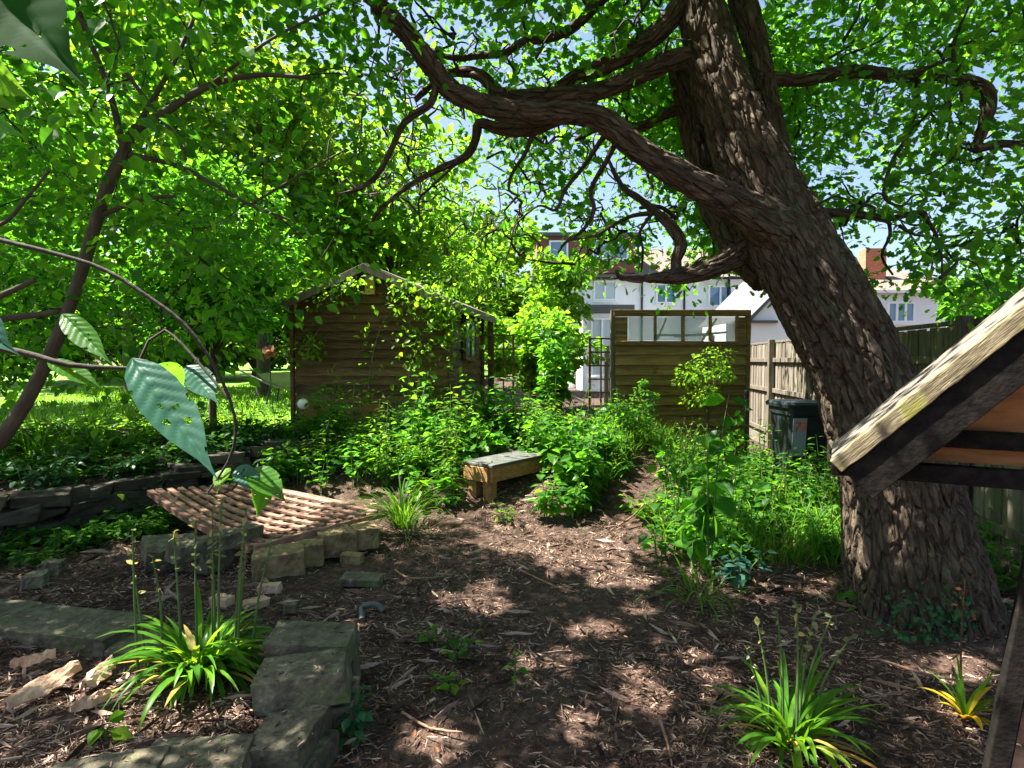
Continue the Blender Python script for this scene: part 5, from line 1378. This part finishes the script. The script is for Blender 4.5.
b = ground(1000, 560); herb('broadleaf_weed', 'leafy weed between the oak and the fence', b, .4, 8, 6, .12, .4, 'herb_leaf')
b = ground(800, 470); herb('broadleaf_weed', 'weed with pale splayed leaves in front of the black bin', b, .5, 4, 6, .1, .2, 'herb_leaf')
b = np.array([2.7, 7.85, .1]); herb('nettle_patch', 'weed clump at the foot of the screen right side', b, .6, 9, 6, .12, .4, 'herb_leaf')
b = ground(640, 440); herb('nettle_patch', 'green weeds left of the screen foot', b, .5, 9, 6, .11, .4, 'herb_leaf')
b = ground(545, 430); herb('tall_herb', 'tall leafy stems rising beside the trellis right of the shed', b, 1.15, 7, 11, .14, .4, 'broad_leaf')
b = ground(340, 425); herb('nettle_patch', 'dark bushy plant below the climber at the shed front', b, .5, 8, 7, .09, .25, 'blue_leaf')
b = ground(100, 455); t = strap_clump('grass_tuft', 'dark grassy tuft on top of the stone wall', b, 130, .55, .016, mat='grass_leaf', cat='grass tuft', spread=.3)
b = ground(40, 460); t = strap_clump('grass_tuft', 'broad grassy tuft at the left edge above the wall', b, 130, .6, .016, mat='grass_leaf', cat='grass tuft', spread=.35)
b = ground(700, 600); t = strap_clump('grass_tuft', 'low grassy tuft below the bright seedling', b, 50, .3, .014, mat='strap_leaf', cat='grass tuft', spread=.2)


def mass(name, label, region, n, h, ls, mat, keep=None, T=L_BROAD, nst=(2, 5), nl=(3, 6), spread=.2):
    """ground cover too dense to count"""
    g = Geo(); pp = []; d = []; n_ = []; s_ = []; st = Geo(); c = 0
    while c < n:
        x, y = region()
        if keep is not None and not keep(x, y): continue
        b = np.array([x, y, float(terr(x, y))]); hh = h * (rng.uniform(.35, 1.2) + (rng.random() < .12) * rng.uniform(.2, .7))
        S_, p, dd, nn, ss = herb_arrays(b, hh, rng.integers(*nst), rng.integers(*nl), ls * rng.uniform(.7, 1.2), spread)
        for q in S_: g.tube(list(q), [.004, .0035, .002], 4, .2, m=1, cap=False)
        pp.append(p); d.append(dd); n_.append(nn); s_.append(ss); c += 1
    g.leaves(T, np.vstack(pp), np.vstack(d), np.vstack(n_), np.concatenate(s_), 0)
    return tag(g.build(name, [mat, 'green_stem']), label, 'undergrowth', kind='stuff')


U = lambda x0, x1, y0, y1: (lambda: (rng.uniform(x0, x1), rng.uniform(y0, y1)))
onpath = lambda x, y: abs(x - np.interp(y, [4, 4.6, 5, 5.9, 6.4, 7, 8.2], [.1, .4, .72, 1.25, 1.48, 1.6, 1.7])) < np.interp(y, [4, 4.6, 5, 5.9, 6.4, 7, 8.2], [1.1, .72, .48, .36, .24, .06, .0])
inbench = lambda x, y: (-.55 < x < .5) and (5.5 < y < 6.6)
inbin = lambda x, y: abs(x - bx) < .4 and abs(y - by) < .45
inmid = lambda x, y: not onpath(x, y) and not inbench(x, y) and not (x < -1.05 and y < 6.0) and bank(x, y) < 0.2
mass('undergrowth', 'mixed leafy weeds between the shed and the bench', U(-2.5, .5, 5.7, 7.5), 100, .40, .115, 'herb_leaf', inmid)
mass('undergrowth', 'large-leaved plants among the weeds before the shed', U(-2.5, .4, 5.7, 7.5), 45, .36, .17, 'broad_leaf', inmid, L_OAK, (2, 4), (2, 4), .24)
mass('undergrowth', 'narrow-leaved tall weeds before the shed', U(-2.4, .6, 5.8, 7.6), 60, .62, .11, 'lime_leaf', inmid, L_NARROW, (2, 5), (6, 10), .16)
mass('undergrowth', 'dark weeds between the bench and the far path', U(.3, 1.3, 5.3, 7.1), 60, .40, .12, 'herb_leaf', lambda x, y: not onpath(x, y) and x < np.interp(y, [5, 6.4, 7], [.72, 1.48, 1.6]) and not (inbench(x, y) and (x < .3 or y < 6.2)))
mass('undergrowth', 'narrow-leaved weeds between the path and the bin', U(.9, 3.3, 4.3, 7.4), 70, .45, .10, 'lime_leaf', lambda x, y: not onpath(x, y) and not inbin(x, y) and (x - 2.4) ** 2 + (y - 3.55) ** 2 > .5 and y > 4.9 - .35 * x, L_NARROW, (1, 4), (5, 9), .12)
mass('undergrowth', 'weeds around the back of the path before the screen', U(-.2, 3.3, 6.8, 8.3), 120, .36, .09, 'herb_leaf', lambda x, y: not onpath(x, y) and not inbin(x, y))
mass('undergrowth', 'weeds between the path and the oak', U(.8, 3.4, 3.9, 7.0), 150, .27, .10, 'herb_leaf', lambda x, y: not onpath(x, y) and not inbin(x, y) and (x - 2.4) ** 2 + (y - 3.55) ** 2 > .5 and y > 4.9 - .35 * x)
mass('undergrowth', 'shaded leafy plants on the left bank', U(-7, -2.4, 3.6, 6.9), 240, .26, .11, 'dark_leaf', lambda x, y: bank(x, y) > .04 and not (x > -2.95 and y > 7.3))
mass('undergrowth', 'sunlit yellow-green plants at the lawn edge', U(-6, -2.2, 6.6, 8.2), 120, .16, .10, 'lime_leaf', lambda x, y: bank(x, y) > .2)
mass('undergrowth', 'creeping plants along the foot of the stone wall', U(-5, -2.4, 3.6, 6.4), 110, .2, .09, 'herb_leaf', lambda x, y: -.6 < bank(x, y) < -.1)
mass('undergrowth', 'trailing leaves spilling over the top of the stone wall', U(-5.2, -2.2, 3.8, 6.9), 75, .20, .085, 'ivy_leaf', lambda x, y: -.06 < bank(x, y) < .16, L_BROAD, (3, 6), (3, 6), .32)
mass('undergrowth', 'weeds along the foot of the right fence', U(2.9, 4.0, 3.6, 8), 90, .32, .10, 'herb_leaf', lambda x, y: x < FX(y) - .12 and not inbin(x, y) and x > 2.95)
mass('undergrowth', 'tall mixed weeds crowding in front of the black bin', U(2.1, 3.3, 5.4, 6.35), 45, .55, .12, 'herb_leaf', lambda x, y: not inbin(x, y), L_OVAL, (2, 4), (4, 8), .15)
# grassy cover on the right
g = Geo(); n = 9000
gx = rng.uniform(.7, 3.8, n); gy = rng.uniform(4.0, 8.2, n)
k = np.array([(not onpath(a, b)) and a < FX(b) - .1 and b > 5.0 - .38 * a and (a - 2.4) ** 2 + (b - 3.55) ** 2 > .45 and not inbin(a, b) for a, b in zip(gx, gy)]) & (rng.random(n) < np.clip(.5 + .9 * np.sin(gx * 3.1 + gy) * np.cos(gy * 2.3), .15, 1))
gx = gx[k]; gy = gy[k]; n = len(gx)
ribbon(g, np.stack([gx, gy, terr(gx, gy)], 1), rng.uniform(0, 2 * PI, n), rng.uniform(.14, .5, n), rng.uniform(.006, .014, n), rng.uniform(0, .5, n), rng.uniform(.2, 1.6, n), NS=5)
tag(g.build('long_grass', 'grass_leaf'), 'long grass and bluebell leaves between path and oak', 'grass', kind='stuff')
# upright seed stalks among the grass
g = Geo(); h = Geo()
for _ in range(85):
    x = rng.uniform(1.2, 3.2); y = rng.uniform(4.6, 7.4)
    if onpath(x, y) or inbin(x, y): continue
    b = np.array([x, y, float(terr(x, y))]); e = b + np.array([rng.normal(0, .06), rng.normal(0, .06), rng.uniform(.4, .62)])
    C, R = g.tube([b, (b + e) / 2 + rng.normal(0, .02, 3), e], [.004, .0035, .002], 5, .08, cap=False)
    for c in C[-4:]: g.leaves(L_OVAL, np.repeat(c[None], 3, 0), rdir(3, .1), rdir(3, 1), rng.uniform(.015, .03, 3), 1)
tag(g.build('seed_stalks', ['green_stem', 'seed_head']), 'thin bluebell seed stalks standing in the long grass', 'seed stalks', kind='stuff')
# lawn edge grass
g = Geo(); n = 16000; gx = -1.2 - 9 * rng.random(n) ** 1.2; gy = 8.0 + 9 * rng.random(n)
ribbon(g, np.stack([gx, gy, terr(gx, gy) + .03 + .012 * (gy - 7.6)], 1), rng.uniform(0, 2 * PI, n), rng.uniform(.05, .13, n), rng.uniform(.012, .022, n), rng.uniform(0, .5, n), rng.uniform(.2, 1.2, n), NS=2)
tag(g.build('lawn_blades', 'lime_leaf'), 'short bright grass blades of the lawn', 'grass', kind='stuff')

# ------------------------------------------------------------------ wooden shelter at right
hd = nrm(np.array([1, -0.55, 0])); yv = nrm(np.array([0.55, 1.0, 0]))
E0 = P(831, 460, 1.75)
HW = 0.70                                   # half width; 45 degree roof
sd = nrm(hd + ez * 1.02); sn_ = nrm(np.cross(yv, sd)); sn_ = sn_ if sn_[2] > 0 else -sn_
LL = HW * math.hypot(1, 1.02)
wsx = thing('wooden_shelter', 'small open timber shelter with weathered gable edge and black bargeboard', 'shelter', ((E0 + hd * HW)[0], (E0 + hd * HW)[1], 0))
def gq(t, n_, y_): return E0 + sd * t + sn_ * n_ + yv * y_
def mir(p):
    p = np.asarray(p, float); return p + hd * 2 * (HW - (p - E0) @ hd)
def both(poly, off, name, mat, bevel=0.004):
    for fl in (False, True):
        pl = [mir(p) if fl else np.asarray(p) for p in poly]
        bc = np.array([[(p - E0) @ sd + 5 * fl, (p - E0) @ sn_, 0] for p in (np.asarray(p) for p in poly)])
        if fl: pl = pl[::-1]; bc = bc[::-1]
        Geo().prism(pl, np.array(off, float), bco=bc).build(name, mat, wsx, bevel=bevel)
def edge_board(t0, t1, n0, n1, y0, N=40, amp=.0022):
    lo = [gq(t, n0 + rng.normal(0, amp * .6), y0) for t in np.linspace(t0, t1, N)]; hi = [gq(t, n1 + rng.normal(0, amp * .5), y0) for t in np.linspace(t1, t0, N)]
    return lo + hi
both(edge_board(-.005, LL + .05, -.046, .0, 0), yv * .034, 'edge_board', 'weathered_wood', .003)
both(edge_board(0.0, LL - .06, -.150, -.0485, .01, amp=.0015), yv * .024, 'bargeboard', 'black_wood', .002)
both([gq(-.01, -.02, .036), gq(LL, -.02, .036), gq(LL, -.006, .036), gq(-.01, -.006, .036)], yv * .42, 'roof', 'felt')
both([gq(0, -.045, .046), gq(LL, -.045, .046), gq(LL, -.021, .046), gq(0, -.021, .046)], yv * .42, 'roof_deck', 'black_wood')
def HX(z, n_=-.05):                          # distance along the gable at which the roof's underside is at height z
    return max(0.0, (z - (E0 + sn_ * n_)[2]) / 1.02 + (sn_ * n_) @ hd)
def gp(h_, z, y_): return np.array([*(E0 + hd * h_ + yv * y_)[:2], z])
zb = P(860, 474, 1.7)[2]; zm = P(900, 440, 1.68)[2]; zr = (E0 + sd * LL)[2] - .1
for (za, zc) in ((zm + .014, None), (zb + .03, zm - .014)):
    if zc is None: poly = [gp(HX(za), za, .14), gp(2 * HW - HX(za), za, .14), gp(HW, zr, .14)]
    else: poly = [gp(HX(za), za, .14), gp(2 * HW - HX(za), za, .14), gp(2 * HW - HX(zc), zc, .14), gp(HX(zc), zc, .14)]
    Geo().prism(poly, yv * .015).build('gable_panel', 'ply_orange', wsx)
Geo().beam(gp(HX(zm) + .03, zm, .125), gp(2 * HW - HX(zm) - .03, zm, .125), .022, .05).build('batten', 'black_wood', wsx)
Geo().beam(gp(.0, zb, .10), gp(2 * HW, zb, .10), .05, .05).build('tie_beam', 'black_wood', wsx, bevel=.003)
Geo().prism([gp(HX(zb) + .02, zb, .40), gp(2 * HW - HX(zb) - .02, zb, .40), gp(HW, zr, .40)], yv * .015).build('back_gable', 'black_wood', wsx)
def onp(px, py, y_):                          # gable plane (at depth y_) met by the sight line of a pixel
    r = P(px, py, 1.0) - CAM; o = E0 + yv * y_ - CAM; return CAM + r * ((o @ yv) / (r @ yv))
lt = onp(1052, 482, .10); lb_ = onp(990, 800, .10); lb_ = lt + (lb_ - lt) * (lt[2] / (lt[2] - lb_[2]))
for fl in (0, 1):
    a, b = (mir(lt), mir(lb_)) if fl else (lt, lb_)
    Geo().beam(a, b, .05, .055, up=yv).build('leg', 'black_wood', wsx, bevel=.004)
Geo().beam(gp(HW, zb, .37), gp(HW, 0, .37), .07, .05).build('leg', 'black_wood', wsx, bevel=.004)
g = Geo()
for k in range(5):
    z = 0.06 + k * .105; h0 = (lb_ + (lt - lb_) * (z / lt[2]) - E0) @ hd + .03
    g.beam(gp(h0, z, .14), gp(2 * HW - h0, z, .14), .018, .09)
g.build('slats', 'lattice_wood', wsx)

# ------------------------------------------------------------------ houses
def window(h, x0, x1, z0, z1, y, mulls=2, glass='window_glass', transom=True):
    f = Geo(); w_ = .09
    f.box(((x0 + x1) / 2, y - .03, z0 + w_ / 2), (x1 - x0, .1, w_)); f.box(((x0 + x1) / 2, y - .03, z1 - w_ / 2), (x1 - x0, .1, w_))
    for x in np.linspace(x0 + w_ / 2, x1 - w_ / 2, mulls + 1): f.box((x, y - .03, (z0 + z1) / 2), (w_, .098, z1 - z0 - 2 * w_))
    fo = f.build('window', 'white_frame', h)
    Geo().box(((x0 + x1) / 2, y - .01, (z0 + z1) / 2), (x1 - x0 - .1, .03, z1 - z0 - .1)).build('pane', glass, fo)
    Geo().box(((x0 + x1) / 2, y - .06, z0 - .05), (x1 - x0 + .15, .16, .07)).build('sill', 'white_frame', fo)
D1 = 32.0
def hx(px, d=D1): return (px - 512) / F * d
def hzz(py, d=D1): return CAMZ + (360 - py) / F * d
h1 = thing('terraced_house', 'white rendered house with brown tile-hung dormer storey beyond the garden', 'house', (hx(640), D1 + 4, 0))
x0, x1 = hx(540), hx(746)
g = Geo(); g.box(((x0 + x1) / 2, D1 + 4, hzz(278) / 2), (x1 - x0, 8, hzz(278))); g.build('wall', 'render_white', h1)
g = Geo(); ze = hzz(280); zr = hzz(236)
g.prism([(x0 - .3, D1 - .4, ze), (x0 - .3, D1 + 4, zr), (x0 - .3, D1 + 8.4, ze)], (x1 - x0 + .6, 0, 0)); g.build('roof', 'roof_tile', h1)
g = Geo(); g.box((hx(586), D1 + 2.2, (hzz(273) + hzz(237)) / 2), (hx(634) - hx(536), 4, hzz(237) - hzz(273))); dm = g.build('dormer', 'tile_hung', h1)
g = Geo(); g.box((hx(586), D1 + 2.2, hzz(237) + .1), (hx(638) - hx(533), 4.4, .18)); g.build('dormer_roof', 'slate_grey', h1)
window(h1, hx(549), hx(568), hzz(263), hzz(241), D1 + .2, 1); window(h1, hx(592), hx(628), hzz(260), hzz(240), D1 + .2, 2)
window(h1, hx(593), hx(616), hzz(301), hzz(281), D1, 2, 'curtain_glass'); window(h1, hx(707), hx(731), hzz(307), hzz(286), D1, 2); window(h1, hx(555), hx(567), hzz(301), hzz(285), D1, 1, 'window_glass')
window(h1, hx(655), hx(675), hzz(304), hzz(284), D1, 2)
g = Geo(); g.box((hx(597), D1 - 1.5, hzz(318) / 2), (hx(618) - hx(576), 3, hzz(318))); g.build('extension', 'render_white', h1)
g = Geo(); g.box((hx(597), D1 - 1.55, hzz(314)), (hx(622) - hx(572), 3.3, .38)); g.build('extension_roof', 'slate_grey', h1)
window(h1, hx(583), hx(613), 0.7, hzz(322), D1 - 3.0, 3, 'curtain_glass')
g = Geo(); g.box((hx(727), D1 - .1, hzz(300)), (.1, .1, 4)); g.build('drainpipe', 'dark_metal', h1)
Geo().box(((x0 + x1) / 2, D1 - .42, ze + .02), (x1 - x0 + .6, .13, .12)).build('gutter', 'dark_metal', h1)
for px_ in (641, 683): Geo().box((hx(px_), D1 - .08, 2.9), (.09, .09, 5.4)).build('drainpipe', 'dark_metal', h1)
D2 = 24.0
h2 = thing('bungalow', 'pale gabled house end just left of the oak trunk', 'house', (hx(785, D2), D2 + 3, 0))
g = Geo(); xa, xb = hx(751, D2), hx(850, D2); xm = (xa + xb) / 2
g.prism([(xa, D2, 0), (xb, D2, 0), (xb, D2, hzz(320, D2)), (xm, D2, hzz(268, D2)), (xa, D2, hzz(320, D2))], (0, 6, 0)); g.build('wall', 'render_white', h2)
for s in (-1, 1):
    e = xa - .25 if s < 0 else xb + .25; z_ = hzz(320, D2) - .12
    Geo().prism([(e, D2 - .25, z_), (xm, D2 - .25, hzz(268, D2) + .05), (xm, D2 - .25, hzz(268, D2) + .2), (e, D2 - .25, z_ + .15)], (0, 6.5, 0)).build('roof', 'slate_grey', h2)
g = Geo(); g.box((hx(751, D2) - .35, D2 + 2, hzz(323, D2) / 2), (1.0, 3, hzz(323, D2))); g.build('porch', 'render_white', h2)
window(h2, hx(747, D2) - .1, hx(759, D2) - .1, 0.4, hzz(325, D2), D2 + .5, 1)
g = Geo(); g.box((hx(755, D2), D2 + .3, hzz(322, D2)), (1.6, 1.0, .1)); g.build('canopy', 'slate_grey', h2)
D3 = 26.0
h3 = thing('terraced_house', 'white house with blue casement window seen right of the oak trunk', 'house', (hx(905, D3), D3 + 4, 0))
xa, xb = hx(862, D3), hx(945, D3)
g = Geo(); g.box(((xa + xb) / 2, D3 + 3.5, hzz(293, D3) / 2), (xb - xa, 7, hzz(293, D3))); g.build('wall', 'render_white', h3)
g = Geo(); g.prism([(xa - .2, D3 - .3, hzz(293, D3)), (xa - .2, D3 + 3.5, hzz(258, D3)), (xa - .2, D3 + 7.3, hzz(293, D3))], (xb - xa + .4, 0, 0)); rf = g.build('roof', 'roof_tile', h3)
g = Geo(); g.box((hx(897, D3), D3 + 2.0, hzz(262, D3)), (.95, .6, hzz(245, D3) - hzz(285, D3))); ch = g.build('chimney', 'brick_red', rf)
window(h3, hx(885, D3), hx(913, D3), hzz(323, D3), hzz(302, D3), D3, 3)
g = Geo(); g.box(((xa + xb) / 2, D3 - .25, hzz(293, D3) + .02), (xb - xa + .4, .14, .12)); g.build('gutter', 'white_frame', h3)
D4 = 30.0
h4 = thing('terraced_house', 'pale house with dark roof at the far right beyond the fence', 'house', (hx(1010, D4), D4 + 4, 0))
xa, xb = hx(965, D4), hx(1130, D4)
g = Geo(); g.box(((xa + xb) / 2, D4 + 3.5, hzz(300, D4) / 2), (xb - xa, 7, hzz(300, D4))); g.build('wall', 'render_white', h4)
g = Geo(); g.prism([(xa - .2, D4 - .3, hzz(300, D4)), (xa - .2, D4 + 3.5, hzz(270, D4)), (xa - .2, D4 + 7.3, hzz(300, D4))], (xb - xa + .4, 0, 0)); g.build('roof', 'roof_tile', h4)
